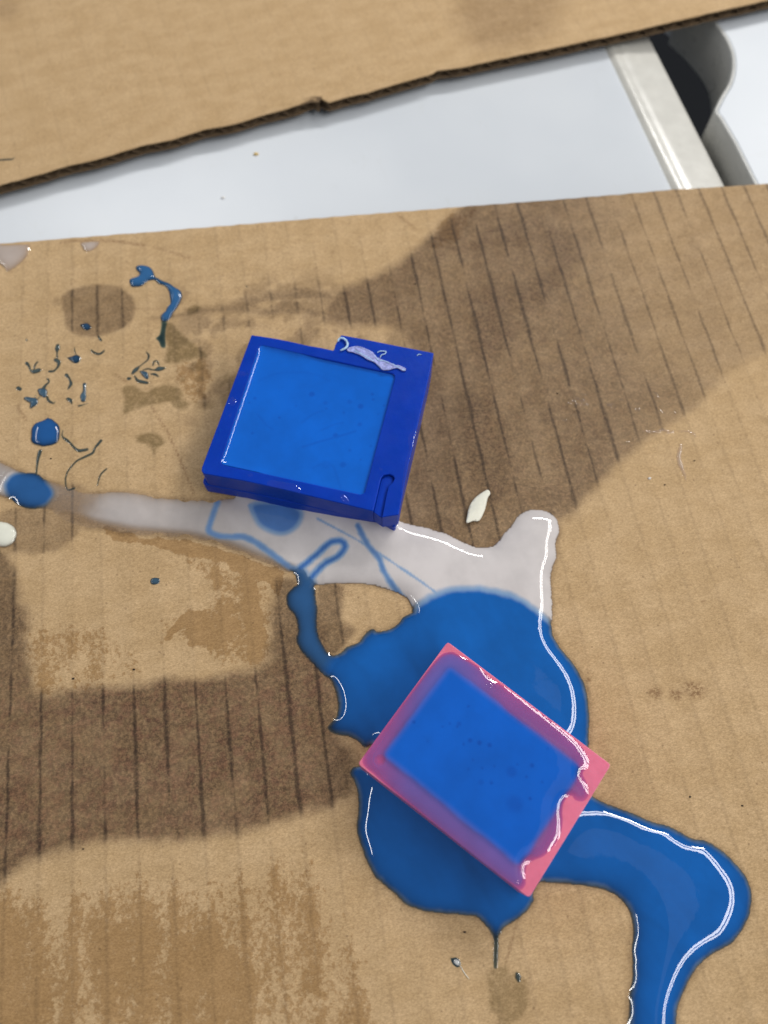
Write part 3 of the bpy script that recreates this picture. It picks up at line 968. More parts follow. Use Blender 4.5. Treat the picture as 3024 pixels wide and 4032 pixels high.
disc = catmull(px('N', [(455, 440), (480, 560), (540, 620), (640, 658), (720, 648), (790, 590), (808, 500), (700, 440)]), .6)
bl = np.maximum(bl, .92 * sstep(-1.0, 1.0, sdist(vv, disc)))
for ln_, w, a in veins:
    bl = np.maximum(bl, a * sstep(w * .85, w * .15, seg_dist(vv, catmull(ln_, .6, False)) + (noise2(vv[:, 0], vv[:, 1], 1.5, 19) - .5) * .35))
swx = vv[:, 0] + 9 * (noise2(vv[:, 0], vv[:, 1], 14, 101) - .5)
swy = vv[:, 1] + 9 * (noise2(vv[:, 0], vv[:, 1], 14, 102) - .5)
marb = noise2(swx + .6 * swy, swy * .35, 5, 103, 4) - .5
pig = (WHITE[None] * (1 - bl[:, None]) * (1 + .16 * marb[:, None]) + BLUE[None] * bl[:, None] * (1 + .38 * marb[:, None]))
mid = (4 * bl * (1 - bl))[:, None]
pig = pig * (1 - .55 * mid) + np.array((.16, .36, .58)) * .55 * mid
cm = np.maximum(sstep(-1.6, 1.3, sdist(vv, c_lp)) * .6, .85 * sstep(-1.5, 2, sdist(vv, px('F', [(100, 400), (330, 400), (330, 700), (380, 800), (340, 880), (270, 900), (150, 780)]))) * (in_blue > -.3))[:, None]
pig = pig * (1 - cm) + BLUE_D * np.array((.9, .9, .95)) * cm
tb = np.where((in_blue > -.9) | (sdist(vv, c_lp) > -1.5), bl, 0)[:, None]
tin = (WTINT[None] * (1 - tb) + BTINT[None] * tb) ** np.minimum(1, zz[:, None] / .10)
# the white is washed out where it thins over the soaked board
clear = sstep(3, -3, sdist(vv, px('E', [(-80, 60), (130, 150), (130, 330), (-80, 340)])))
clear *= sstep(-6, 6, sdist(vv, px('E', [(90, 180), (360, 240), (430, 290), (420, 420), (250, 480), (90, 400)])) + (noise2(vv[:, 0], vv[:, 1], 6, 28) - .5) * 7)
lowedge = sstep(3.2, .3, seg_dist(vv, px('E', [(300, 415), (480, 455), (640, 485), (870, 503), (1060, 548), (1240, 618), (1340, 660)])))
hide = .34 + .5 * (1 - bl) * (1 - thin_l)
op = 1 - np.exp(-np.where((in_blue > -.9) | (sdist(vv, c_lp) > -1.5), zz / np.where(stream, .26, np.where(sdist(vv, c_lp) > -3, .30, .48)), np.sqrt(hh) * (.85 + .60 * thin_l) / (hide * .6)))
op = op * (1 - (1 - bl) * np.clip(.62 * clear + .70 * lowedge, 0, .85))
op = np.where(stream, op * .93, op) * (1 - .07 * (1 - bl))
att = {'pigment': ('FLOAT_COLOR', rgba(pig)), 'tint': ('FLOAT_COLOR', rgba(tin)), 'opacity': ('FLOAT', op)}
o = sub_object('resin_puddle', V, ff[cls == 0], M_RESIN, att, NN, loc=(0, 60, 0))
tag(o, 'milky white resin puddle with blue veins spreading in front of the blue mould', 'puddle')
o = sub_object('resin_puddle', V, ff[cls == 1], M_RESIN, att, NN, loc=(20, 0, 0))
tag(o, 'large glossy blue resin puddle under and around the pink mould', 'puddle')
o = sub_object('resin_drop', V, ff[cls == 2], M_RESIN, att, NN, loc=(*c_lp.mean(0), 0))
tag(o, 'round blue resin blob at the tip of the white puddle', 'resin drop')

# ------------------------------------------------------------------ blue mould
mold = empty('silicone_mold', (*B_LOW.mean(0), 0))
tag(mold, 'square deep blue silicone mould with a stepped front and a keyhole slot', 'mold')
prism_o = prism('base', rel(mold, B_LOW), .25, 5.0, M_BLUE, mold)
bevel(prism_o, .7, 3)
tray = mt([(487, 238), (1294, 412), (1104, 1130), (252, 945)])


def round_poly(c, r, n=5):
    out = []
    m = len(c)
    for i in range(m):
        a, b, d = c[i - 1], c[i], c[(i + 1) % m]
        u = (a - b) / np.linalg.norm(a - b); w = (d - b) / np.linalg.norm(d - b)
        p0, p1 = b + u * r, b + w * r
        for k in range(n + 1):
            t = k / n
            out.append((1 - t) ** 2 * p0 + 2 * t * (1 - t) * b + t * t * p1)
    return np.array(out)


tray_r = round_poly(tray, 1.2)
bevel(prism('slot_floor', rel(mold, b_slot + (b_slot.mean(0) - b_slot) * .02), 4.7, 10.2, M_BLUE, mold), .15, 2)
fr = prism('tray_frame', rel(mold, B_TOP), 4.6, HB, M_BLUE, mold, hole=rel(mold, tray_r), zh=5.6)
bevel(fr, .45, 3, 40)


def fill_surface(name, outline, z_level, rise, lam, spots, streaks, color, label, sp=.38, zspot=HB, spot_reg='D', edge_dark=.3):
    lp = dense(outline, sp)
    vv, ff, _ = triangulate([lp], sp)
    fx = np.full(len(vv), np.nan)
    bb = boundary_verts(ff)
    mid_ = vv.mean(0)
    fx[bb] = 1 + rise * (.38 + .62 * sstep(-2, -9, vv[bb, 0] - mid_[0] - .25 * (vv[bb, 1] - mid_[1])))
    h = fem_heights(vv, ff, fx, lam) - 1
    V = np.column_stack([vv, z_level + h])
    dk = np.zeros(len(vv))
    for (x, y, r, a) in spots:
        q = px(spot_reg, [(x, y), (x + r, y)], zspot)
        rad = np.linalg.norm(q[1] - q[0])
        dk = np.maximum(dk, a * sstep(1.35, .55, np.linalg.norm(vv - q[0], axis=1) / rad))
    for (pl, w, a) in streaks:
        dk = np.maximum(dk, a * sstep(w, w * .2, seg_dist(vv, catmull(px(spot_reg, pl, zspot), .6, False))))
    d = seg_dist(vv, lp, True)
    ed_ = sstep(1.2, 0, d)
    big = noise2(vv[:, 0], vv[:, 1], 11, 44)
    pig = np.tile(color, (len(vv), 1)) * (.92 + .16 * big)[:, None]
    pig = pig * (1 - dk[:, None] * np.array((.7, .45, .30))) * (1 - ed_[:, None] * np.array((.3, .35, .12)) * edge_dark)
    c0 = lp.mean(0)
    return V, ff, pig, c0, label


spots_b = [(795, 520, 18, .6), (1085, 592, 18, .6), (1155, 520, 10, .5), (1160, 552, 9, .5), (1225, 590, 8, .5), (875, 572, 14, .35), (1020, 565, 16, .35), (935, 765, 16, .5), (1080, 700, 14, .45), (980, 940, 20, .45),
           (880, 940, 30, .2), (600, 660, 9, .5), (455, 545, 10, .5), (422, 572, 8, .4), (440, 752, 10, .4), (985, 630, 8, .5), (880, 605, 8, .4), (1145, 830, 9, .4), (1020, 855, 10, .4), (700, 590, 8, .3), (1085, 910, 8, .4), (1190, 640, 8, .3)]
streak_b = [([(740, 835), (850, 800), (960, 770), (1055, 740)], .45, .35), ([(735, 690), (800, 640), (860, 620)], .45, .2), ([(850, 735), (930, 700), (980, 690)], .45, .22), ([(470, 640), (520, 700), (560, 730)], .5, .2),
            ([(800, 960), (860, 935), (920, 950), (945, 1010), (965, 1080)], .5, .2), ([(480, 440), (600, 395), (780, 395), (900, 440)], .6, .14)]
V, ff, pig, c0, _ = fill_surface('x', tray_r, HB - .85, .82, .9, spots_b, streak_b, np.array((.001, .116, .58)), '', sp=.27)
o = sub_object('resin_fill', V, ff, M_RESIN, {'pigment': ('FLOAT_COLOR', rgba(pig)), 'tint': ('FLOAT_COLOR', rgba(np.tile(BTINT, (len(V), 1)))), 'opacity': ('FLOAT', np.ones(len(V)))}, loc=(c0[0], c0[1], HB - .85))
tag(o, 'bright blue liquid resin filling the tray of the blue mould', 'resin')

# clear wet beads on the blue rim
CLEAR = np.array((.01, .05, .45)); CT = np.array((.93, .95, 1.0))
kw = dict(color=CLEAR, tint=CT, hide=2.5, z0=HB + .02, cat='resin drop', group='clear beads on the rim of the blue mould', opmax=.04, jag=.02)
for pl in ([(350, 415), (365, 400), (395, 398), (410, 408), (400, 420), (370, 424)], [(298, 578), (310, 556), (330, 548), (342, 570), (338, 592), (312, 598)],
           [(300, 660), (318, 645), (324, 652), (308, 668)], [(1196, 974), (1208, 968), (1216, 980), (1204, 986)]):
    drop('resin_bead', catmull(mt(pl), .15), 'tiny clear resin bead on the rim of the blue mould', H=.28, lam=.5, sp=.16, **kw)
for reg, pl, lab in (('N', [(562, 300), (566, 266), (605, 262), (700, 278), (768, 292), (798, 322), (796, 350), (740, 338), (640, 318)], 'long flat clear resin bead on the front rim of the blue mould'),
                ('N', [(421, 218), (450, 214), (454, 232), (424, 234)], 'small square clear resin bead on the front rim of the blue mould'),
                ('N', [(1090, 368), (1120, 364), (1140, 392), (1152, 432), (1128, 428), (1102, 412)], 'slanted clear resin bead on the front rim beside the tray corner')):
    drop('resin_bead', catmull(px(reg, pl, HB), .2), lab, H=.42, lam=.7, sp=.2, **{**kw, 'group': None})
drop('resin_run', catmull(mt([(1440, 640), (1424, 668), (1416, 720), (1380, 765), (1366, 800), (1372, 860), (1352, 930), (1340, 1000), (1330, 1080), (1334, 1120), (1352, 1040), (1372, 940), (1398, 830), (1424, 715)]), .3),
     'thin clear resin run along the right rim of the blue mould', H=.30, lam=.6, sp=.22, **{**kw, 'group': None})

# torn silicone flake and curled ring by the notch
M_FLAKE = plain_material('torn_silicone', (.30, .33, .66), .45, .5, var=.30, vscale=1.6, bump=.6, bscale=1.6)
M_RING = plain_material('pale_silicone', (.42, .62, .85), .4, .5, var=.2, vscale=1.2)


def ribbon(name, reg, pts, w, z, hgt, mat, parent=None, lift=None):
    """a small solid curl: tube along a path with oval section"""
    c = catmull(px(reg, pts, z), .25, False)
    m = len(c)
    d = np.gradient(c, axis=0); d /= np.maximum(np.linalg.norm(d, axis=1), 1e-9)[:, None]
    nn = np.column_stack([-d[:, 1], d[:, 0]])
    vs, fs = [], []
    K = 8
    for i in range(m):
        u = i / (m - 1)
        ww = w * (.55 + .45 * math.sin(math.pi * min(1, max(0, u))) ** .5) * (.85 + .3 * rng.random())
        zb = z + hgt * .5 + (lift(u) if lift else 0)
        for k in range(K):
            a = 2 * math.pi * k / K
            q = c[i] + nn[i] * math.cos(a) * ww / 2
            vs.append((*q, zb + math.sin(a) * hgt / 2))
    for i in range(m - 1):
        for k in range(K):
            fs.append((i * K + k, (i + 1) * K + k, (i + 1) * K + (k + 1) % K, i * K + (k + 1) % K))
    fs.append(list(range(K))[::-1]); fs.append([(m - 1) * K + k for k in range(K)])
    c0 = c.mean(0)
    return mesh_obj(name, np.array(vs) - (*c0, z), fs, mat, parent, True, loc=(*c0, z))


r_ = ribbon('silicone_curl', 'M', [(722, 212), (735, 190), (765, 188), (795, 212), (805, 245), (790, 270), (745, 290)], .62, HB, .55, M_RING, lift=lambda u: .25 * math.sin(math.pi * u))
tag(r_, 'pale blue curled silicone sliver at the notch of the blue mould', 'scrap')
flp = catmull(px('M', [(800, 280), (830, 262), (900, 255), (960, 275), (1020, 305), (1045, 340), (1070, 355), (1110, 372), (1160, 390), (1205, 415), (1250, 420), (1305, 447), (1306, 464), (1270, 462), (1230, 440), (1160, 456), (1112, 458), (1080, 430), (1040, 395), (980, 368), (910, 328), (850, 304), (815, 300)], HB), .3)
vv, ff, _ = triangulate([flp + .12 * np.column_stack([noise2(flp[:, 0], flp[:, 1], .5, 61) - .5, noise2(flp[:, 0], flp[:, 1], .5, 62) - .5])], .22)
bz = sstep(0, .5, seg_dist(vv, flp, True))
zf = HB + .02 + .12 + .45 * (noise2(vv[:, 0], vv[:, 1], .9, 63) - .35) * bz + .25 * (1 - bz)
flake = mesh_obj('silicone_flake', np.column_stack([vv, zf]) - (*vv.mean(0), HB), ff, M_FLAKE, loc=(*vv.mean(0), HB))
sm = flake.modifiers.new('thick', 'SOLIDIFY'); sm.thickness = .00012; sm.offset = -1
tag(flake, 'crumpled lilac silicone flake lying on the back corner of the blue mould', 'scrap')
for pts in ([(1060, 305), (1085, 292), (1135, 296), (1125, 315), (1095, 325), (1085, 350)], [(1190, 400), (1230, 425), (1270, 450), (1305, 456)], [(1040, 325), (1070, 372), (1110, 372), (1165, 395)], [(860, 285), (950, 330), (1040, 388), (1105, 452)]):
    q = ribbon('ragged_edge', 'M', pts, .28, HB + .12, .25, M_RING)
    q.location = q.location - flake.location
    q.parent = flake
q = ribbon('silicone_crumb', 'M', [(1402, 332), (1412, 320), (1442, 322)], .26, HB, .22, M_RING)
tag(q, 'tiny pale silicone crumb alone on the back right corner of the blue mould', 'scrap')

# ------------------------------------------------------------------ pink mould, flooded with resin
pmold = empty('silicone_mold', (*pc, 0))
tag(pmold, 'oblong pink silicone mould standing in the blue puddle, flooded with resin', 'mold')
ptray = px('G', [(655, 328), (1345, 800), (1120, 1290), (318, 795)], P_TOPZ)
pu = (pk[1] - pk[0]) / np.linalg.norm(pk[1] - pk[0])
# tray parallel to the block
pw = np.array([pu[1], -pu[0]])
if (pk[2] - pk[1]) @ pw < 0:
    pw = -pw
Lu, Lw = np.linalg.norm(pk[1] - pk[0]), np.linalg.norm(pk[3] - pk[0])
corner = lambda a, b: pk[0] + pu * a + pw * b
tray_p = np.array([corner(3.6, 4.3), corner(Lu - 4.2, 4.3), corner(Lu - 4.2, Lw - 4.6), corner(3.6, Lw - 4.6)])
tray_pr = round_poly(tray_p, 1.0)
pb = prism('body', rel(pmold, round_poly(pk, .7, 3)), .3, P_TOPZ, M_PINK, pmold, hole=rel(pmold, tray_pr), zh=4.5)
bevel(pb, .30, 3, 40)
# resin lying over tray and rim; bare pink corners stay dry
rl = np.array([corner(a, b) for a, b in ((3.3, .9), (8, .30), (12, .8), (14, .45), (20, .25), (27, .25), (33, .5), (36, 1.5), (37.2, 3.0), (37.0, 4.8), (38.8, 6.0), (40.1, 7.6), (39.8, 9.2), (38.4, 9.9), (37.6, 9.6), (37.0, 10.5), (37.1, 12), (37.8, 13.4), (38.8, 14.8), (39.7, 17), (39.7, 19.5), (39.2, 22), (38.2, 23.6), (37.6, 25.2), (38.2, 26.8), (39.2, 28.2), (38.6, 29.8), (35.2, 30.1), (30, 30.4), (22, 30.45), (14, 30.45), (8, 30.4), (4.5, 30.3), (.9, 29.8), (.3, 26), (.25, 18), (.25, 11), (.3, 5.5), (.6, 3.0), (1.2, 2.0), (2.2, 1.1))])
rl = np.array([pk[0] + pu * ((q - pk[0]) @ pu) * Lu / 40.6 + pw * ((q - pk[0]) @ pw) * Lw / 30.7 for q in rl])
lp = catmull(rl, .3)
vv, ff, _ = triangulate([lp], .27)
fx = np.full(len(vv), np.nan)
fx[boundary_verts(ff)] = 0
hh = np.clip(fem_heights(vv, ff, fx, 1.5), 0, None)
ua, wb = (vv - pk[0]) @ pu, (vv - pk[0]) @ pw
tr_d = sdist(vv, tray_pr)
film = .75 * hh
ripple = .06 * (noise2(vv[:, 0], vv[:, 1], 5, 81, 2) - .5) * sstep(0, 2.5, seg_dist(vv, lp, True))
ei = np.concatenate([ff[:, [0, 1]], ff[:, [1, 2]], ff[:, [2, 0]]])
ei = np.concatenate([ei, ei[:, ::-1]])
dg = np.bincount(ei[:, 0], minlength=len(vv)).clip(1)
bv = boundary_verts(ff)
zz = film + ripple
for _ in range(6):
    z2 = np.bincount(ei[:, 0], zz[ei[:, 1]], len(vv)) / dg
    z2[bv] = zz[bv]
    zz = .3 * zz + .7 * z2
V = np.column_stack([vv, P_TOPZ + .02 + zz])
depth = film + 7.0 * sstep(-.7, 1.3, tr_d + (noise2(vv[:, 0], vv[:, 1], 4, 83) - .5) * .7)
side = .55 + .75 * sstep(Lu * .5, 0, ua) * sstep(Lw * .9, Lw * .2, wb) + .5 * sstep(Lw * .6, Lw, wb) * sstep(2, 12, ua)
op = 1 - (1 - .42 * sstep(0, .35, hh) * np.clip(side, .7, 1.2)) * np.exp(-depth * side / 1.15)
for (a, b, r) in ((37.6, 4.4, 2.2), (38.2, 10.6, 1.8), (38.0, 25.2, 2.0), (3.6, 27.4, 1.0)):
    op = op * (1 - .75 * sstep(1.3, .2, np.hypot(ua - a * Lu / 40.6, wb - b * Lw / 30.7) / r))
lil = sstep(1.0, -1.5, tr_d)[:, None]
pig = (np.array((.002, .104, .53)) * (1 - lil) + np.array((.12, .15, .56)) * lil) * (.93 + .14 * noise2(vv[:, 0], vv[:, 1], 9, 85))[:, None]
dk = np.zeros(len(vv))
for (x, y, r, a) in [(985, 885, 30, .38), (1000, 1060, 46, .3), (865, 740, 13, .55), (810, 728, 14, .55), (760, 715, 13, .55), (725, 735, 8, .45), (700, 625, 13, .45), (650, 622, 9, .4), (750, 530, 8, .5), (690, 640, 8, .5), (1095, 850, 13, .5), (1065, 912, 9, .5),
                     (875, 945, 10, .5), (1150, 940, 9, .4), (825, 865, 9, .4), (455, 615, 10, .6), (1085, 1030, 10, .6), (820, 942, 16, .3), (890, 855, 8, .35), (775, 820, 8, .35), (610, 640, 8, .35), (1015, 845, 8, .35), (530, 720, 9, .25), (1180, 760, 9, .3), (750, 870, 9, .3)]:
    q = px('G', [(x, y), (x + r, y)], P_TOPZ)
    dk = np.maximum(dk, a * sstep(1.35, .5, np.linalg.norm(vv - q[0], axis=1) / np.linalg.norm(q[1] - q[0])))
pig = pig * (1 - dk[:, None] * np.array((.6, .5, .35)))
tinp = np.tile(np.array((.84, .72, .95)), (len(vv), 1))
c0 = lp.mean(0)
o = sub_object('resin_fill', V, ff, M_RESIN, {'pigment': ('FLOAT_COLOR', rgba(pig)), 'tint': ('FLOAT_COLOR', rgba(tinp)), 'opacity': ('FLOAT', op)}, smooth_normals(vert_normals(V, ff), ff, 8), loc=(c0[0], c0[1], P_TOPZ))
tag(o, 'blue liquid resin brimming over the pink mould and its rim', 'resin')
for reg, pl in (('G', [(858, 395), (880, 400), (884, 422), (868, 434), (850, 424), (846, 408)]), ('G', [(1020, 1408), (1040, 1412), (1038, 1424), (1022, 1422)]), ('G', [(1002, 1470), (1022, 1472), (1020, 1490), (1004, 1490)])):
    drop('resin_bubble', catmull(px(reg, pl, P_TOPZ + .6), .15), 'tiny clear bubble in the resin film on the pink rim', H=.4, lam=.5, sp=.15, z0=P_TOPZ + .75, color=CLEAR, tint=CT, hide=3, cat='bubble', group='bubbles on the pink rim', opmax=.05, jag=.02)

# ------------------------------------------------------------------ separate drops and splashes
kmm = lambda w, s=.3038, r=None: w * s / 15.6          # px of a crop -> mm, near the left side of the sheet


def K(name, reg, pts, label, poly=True, w=None, group=None, **k):
    q = px(reg, pts)
    ol_ = catmull(q, .2) if poly else stroke(q, w if np.isscalar(w) else np.array(w), .2)
    return drop(name, ol_, label, group=group, seed=abs(hash(label)) % 50 if False else len(label), **k)


K('resin_drop', 'K', [(620, 1465), (690, 1490), (760, 1555), (780, 1620), (775, 1720), (740, 1790), (650, 1830), (560, 1838), (480, 1820), (420, 1790), (400, 1740), (405, 1660), (415, 1590), (470, 1530), (560, 1500)],
  'fat six-sided glossy blue resin drop on the tan cardboard', H=1.35, lam=1.3, hide=.4, color=np.array((.012, .095, .31)), jag=.25)
K('resin_drop', 'K', [(1035, 260), (1080, 245), (1140, 240), (1180, 280), (1180, 310), (1140, 335), (1090, 325), (1055, 290)], 'small blue teardrop inside the dark oval stain', H=.8, lam=.9)
K('resin_drop', 'K', [(865, 685), (930, 668), (990, 645), (1040, 670), (1048, 710), (1020, 755), (970, 765), (920, 740), (880, 705)], 'blue grey teardrop with a clear pointed tip and thin thread', H=.85, lam=.9, hide=.5)
K('resin_drop', 'L', [(450, 160), (520, 145), (600, 160), (650, 190), (680, 250), (700, 300), (740, 318), (800, 350), (880, 382), (950, 430), (1020, 475), (1045, 540), (1030, 610), (1000, 670), (970, 720), (930, 770), (900, 830), (860, 870), (800, 880), (765, 850), (775, 790), (830, 740),
                      (850, 690), (890, 640), (885, 560), (870, 490), (830, 430), (780, 402), (730, 385), (690, 345), (620, 352), (570, 385), (520, 420), (450, 430), (390, 425), (360, 370), (370, 325), (430, 305), (480, 285), (490, 250), (450, 210)],
  'heart-shaped blue resin drip with a long curved tail', H=.95, lam=.9, hide=.28, color=np.array((.030, .125, .30)), jag=.12)
K('resin_smear', 'L', [(775, 870), (850, 880), (840, 960), (830, 1080), (835, 1210), (770, 1212), (740, 1140), (698, 1096), (745, 1050), (760, 990), (770, 930)], 'thin grey blue smear below the tail of the heart-shaped drip', H=.16, lam=.9, hide=.25, opmax=.7, color=np.array((.07, .11, .13)), cat='resin smear')
G1 = 'little blue grey resin flecks'
LG = 'little blue grey resin fleck among the cluster of splashes'
thinc = np.array((.105, .150, .160))
kk = dict(H=.38, lam=.55, sp=.17, hide=.20, tint=np.array((.30, .38, .42)), color=thinc, cat='resin drop')
flecks = [
    ('K', [(1185, 590), (1220, 620), (1270, 640), (1320, 625), (1350, 595)], (.55, .6, .65, .6, .5), 'smile-shaped grey resin fleck below the dark oval stain'),
    ('K', [(1275, 400), (1285, 430), (1310, 465)], (.45, .6, .65), 'short grey fleck leaving the bottom of the dark oval stain'),
    ('K', [(345, 755), (375, 790), (398, 850), (440, 865), (500, 850)], (.9, .7, .5, 1.1, 1.2), 'V-shaped splash fleck with a dark foot'),
    ('K', [(440, 840), (455, 780), (485, 745)], (.5, .5, .6), 'short pale loop leaning on the V-shaped fleck'),
    ('K', [(750, 525), (745, 570), (740, 620), (742, 680)], (.9, 1.2, .5, .6), 'upright fleck with a blob on top'),
    ('K', [(720, 715), (762, 740), (752, 800), (700, 855), (640, 865)], (1.0, 1.0, .7, .6, .75), 'hooked fleck shaped like the numeral five'),
    ('K', [(340, 450), (352, 462)], (.5, .5), 'lone pinhead fleck below the oval stain'),
    ('K', [(232, 1080), (262, 1095)], (1.0, .9), 'small angular fleck at the outer side of the splash cluster'),
    ('K', [(860, 910), (900, 960), (920, 1025), (885, 1090)], (.95, .55, .8, .55), 'Y-shaped grey fleck in the splash cluster'),
    ('K', [(615, 960), (635, 1000), (590, 1045), (560, 1090)], (.55, .55, .7, 1.0), 'bent thread above the star-shaped splash'),
    ('K', [(520, 1110), (560, 1140), (580, 1180)], (1.2, 2.0, 1.1), 'star-shaped blue splash in the middle of the cluster'),
    ('K', [(612, 1195), (632, 1245), (690, 1275), (715, 1255)], (.6, .7, .5, .3), 'trailing foot below the star-shaped splash'),
    ('K', [(335, 1215), (400, 1235), (440, 1265), (410, 1320)], (1.0, 1.4, 1.9, .9), 'glossy kidney-shaped blue splash beside the star-shaped one'),
    ('K', [(455, 1180), (470, 1230), (520, 1190)], (.3, .4, .3), 'fine loop joining the kidney-shaped and star-shaped splashes'),
    ('K', [(1095, 1030), (1095, 1120), (1080, 1180), (1080, 1235)], (.9, .8, 1.4, 1.1), 'bottle-shaped blue grey fleck with a bright rim'),
    ('K', [(1025, 1310), (1080, 1295), (1145, 1280)], (.6, .4, .3), 'short flat dash under the bottle-shaped fleck'),
    ('K', [(880, 1220), (912, 1240), (930, 1290)], (.9, .9, .35), 'comma-shaped fleck beside the bottle-shaped one'),
    ('K', [(985, 640), (968, 600), (965, 545)], (.35, .45, .3), 'fine thread rising from the clear-tipped teardrop'),
    ('K', [(815, 1630), (805, 1700), (860, 1750), (910, 1790), (960, 1850), (1030, 1890), (1130, 1875)], (.4, .4, .75, .55, .65, .8, .75), 'wavy grey resin thread beside the fat six-sided drop'),
    ('K', [(1310, 1760), (1230, 1860), (1200, 1920), (1080, 1980), (990, 2030), (900, 2130), (860, 2210), (850, 2310), (880, 2400), (960, 2380)], (.7, .6, .6, .6, .5, .5, .45, .4, .4, .6), 'long hooked grey resin thread curling over the cardboard'),
    ('C', [(690, 1555), (650, 1600), (632, 1665)], (.45, .5, .35), 'short curved grey resin thread right of the long hooked thread'),
    ('K', [(520, 1900), (492, 2000), (478, 2110), (474, 2180)], (.95, .7, .55, .5), 'straight grey thread running into the round blue blob'),
    ('L', [(580, 1270), (612, 1320), (590, 1380), (500, 1450), (445, 1500), (400, 1550)], (.4, .6, .5, .45, 1.1, .7), 'bent stem of a leafy blue grey splash'),
    ('L', [(425, 1575), (470, 1640), (540, 1660), (590, 1670)], (.4, .8, .85, .8), 'lowest curved leaf of the leafy splash'),
    ('L', [(500, 1520), (560, 1555), (590, 1605)], (.4, 1.3, .9), 'rounded middle leaf of the leafy splash'),
    ('L', [(530, 1510), (600, 1490), (680, 1505), (745, 1490), (810, 1480)], (.4, .55, .5, 1.25, .7), 'long upper leaf of the leafy splash with a swollen end'),
    ('L', [(640, 1560), (690, 1560), (742, 1592)], (.5, .75, .35), 'short outer leaf of the leafy splash'),
    ('L', [(665, 1445), (682, 1390), (720, 1392), (745, 1440)], (.45, .5, .55, .4), 'small arch above the leafy splash'),
    ('L', [(345, 1615), (365, 1615)], (.85, .85), 'round dot at the foot of the leafy splash'),
    ('E', [(718, 697), (730, 697)], (1.5, 1.5), 'single round blue drop alone on the tan cardboard'),
    ('C', [(1598, 375), (1602, 378)], (.6, .6), 'tiny dark fleck alone above the blue mould'),
    ('A', [(-10, 692), (20, 690), (50, 688), (62, 680)], (.5, .7, .6, .3), 'small dark blue splash on the clean upper cardboard'),
    ('Q', [(1235, 1230), (1255, 1280), (1265, 1330)], (.6, 1.0, .6), 'small blue grey fleck beside the olive stain'),
]
for reg, pts, w, lab in flecks:
    zz0 = ZU + .05 if reg == 'A' else .05
    q = px(reg, pts, zz0)
    big = max(w) > 1.25
    d = dict(kk)
    if big:
        d.update(H=.6, hide=.22, color=np.array((.055, .120, .19)))
    drop('resin_fleck', stroke(q, np.array(w) * 1.22, .15), lab or LG, group=None if lab else G1, z0=zz0, jag=.15, seed=len(pts), **d)

drop('resin_thread', stroke(px('Q', [(928, 660), (938, 760), (935, 880), (930, 1000), (925, 1130)]), np.array((1.1, 1.0, 1.05, 1.0, .9)), .2), 'thin clear grey thread dripping from the pointed tip of the blue puddle', H=.42, lam=.7, sp=.17, hide=.5, color=np.array((.08, .12, .15)), tint=np.array((.40, .50, .55)), jag=.1)
# white drops
drop('resin_drop', catmull(px('E', [(-60, 480), (-40, 425), (20, 420), (65, 440), (82, 472), (72, 510), (40, 535), (0, 538), (-40, 520)]), .3), 'fat cream white drop below the round blue blob', H=1.7, lam=1.5, sp=.35, color=CREAM, tint=WTINT, hide=.25)
drop('resin_puddle', catmull(px('C', [(-60, 112), (60, 106), (190, 102), (195, 130), (180, 180), (140, 225), (90, 265), (50, 283), (20, 255), (-20, 225), (-60, 200)]), .4), 'milky white puddle at the far cardboard edge by its left corner', H=.9, lam=1.3, sp=.4, color=np.array((.62, .55, .52)), tint=WTINT, hide=.45, cat='puddle', opmax=.85)
drop('resin_puddle', catmull(px('C', [(520, 92), (570, 86), (640, 82), (652, 92), (625, 128), (580, 153), (548, 146), (526, 118)]), .3), 'small milky patch touching the far cardboard edge', H=.7, lam=1.0, sp=.3, color=np.array((.66, .60, .58)), tint=WTINT, hide=.35, cat='puddle', opmax=.9)
drop('resin_drop', catmull(px('Q', [(270, 1000), (300, 1000), (350, 990), (400, 1020), (425, 1080), (405, 1130), (365, 1140), (310, 1105), (280, 1050)]), .12), 'dark ring of resin round the small white bead', H=.28, lam=.5, sp=.14, color=np.array((.06, .10, .13)), hide=.15)
bead = drop('resin_bead', catmull(px('Q', [(310, 1045), (335, 1012), (385, 1025), (415, 1078), (402, 1115), (362, 1112), (325, 1082)]), .1), 'small white resin bead with a stringy tail below the blue puddle', H=.75, lam=.8, sp=.12, z0=.15, color=np.array((.78, .80, .80)), tint=WTINT, hide=.1)
q = ribbon('thread', 'Q', [(405, 1110), (430, 1140), (455, 1190), (490, 1240), (545, 1310)], .16, .04, .14, M_CHIP)
q.location = q.location - bead.location
q.parent = bead

# leaf-shaped plastic chip
lf = catmull(px('O', [(608, 240), (632, 280), (606, 320), (586, 400), (570, 460), (517, 560), (450, 568), (375, 592), (384, 510), (400, 430), (440, 352), (490, 302), (560, 256)]), .5)
vv, ff, _ = triangulate([lf], .45)
ax = px('O', [(375, 590), (610, 245)])
dax = seg_dist(vv, ax)
zl = .45 + .55 * np.exp(-(dax / 1.6) ** 2) + .25 * sstep(0, 9, np.linalg.norm(vv - ax[0], axis=1))
chip = mesh_obj('plastic_chip', np.column_stack([vv, zl]) - (*vv.mean(0), 0), ff, M_CHIP, loc=(*vv.mean(0), 0))
sm = chip.modifiers.new('thick', 'SOLIDIFY'); sm.thickness = .0004; sm.offset = -1
tag(chip, 'pale leaf-shaped plastic chip on the dark stain beside the white puddle', 'chip')

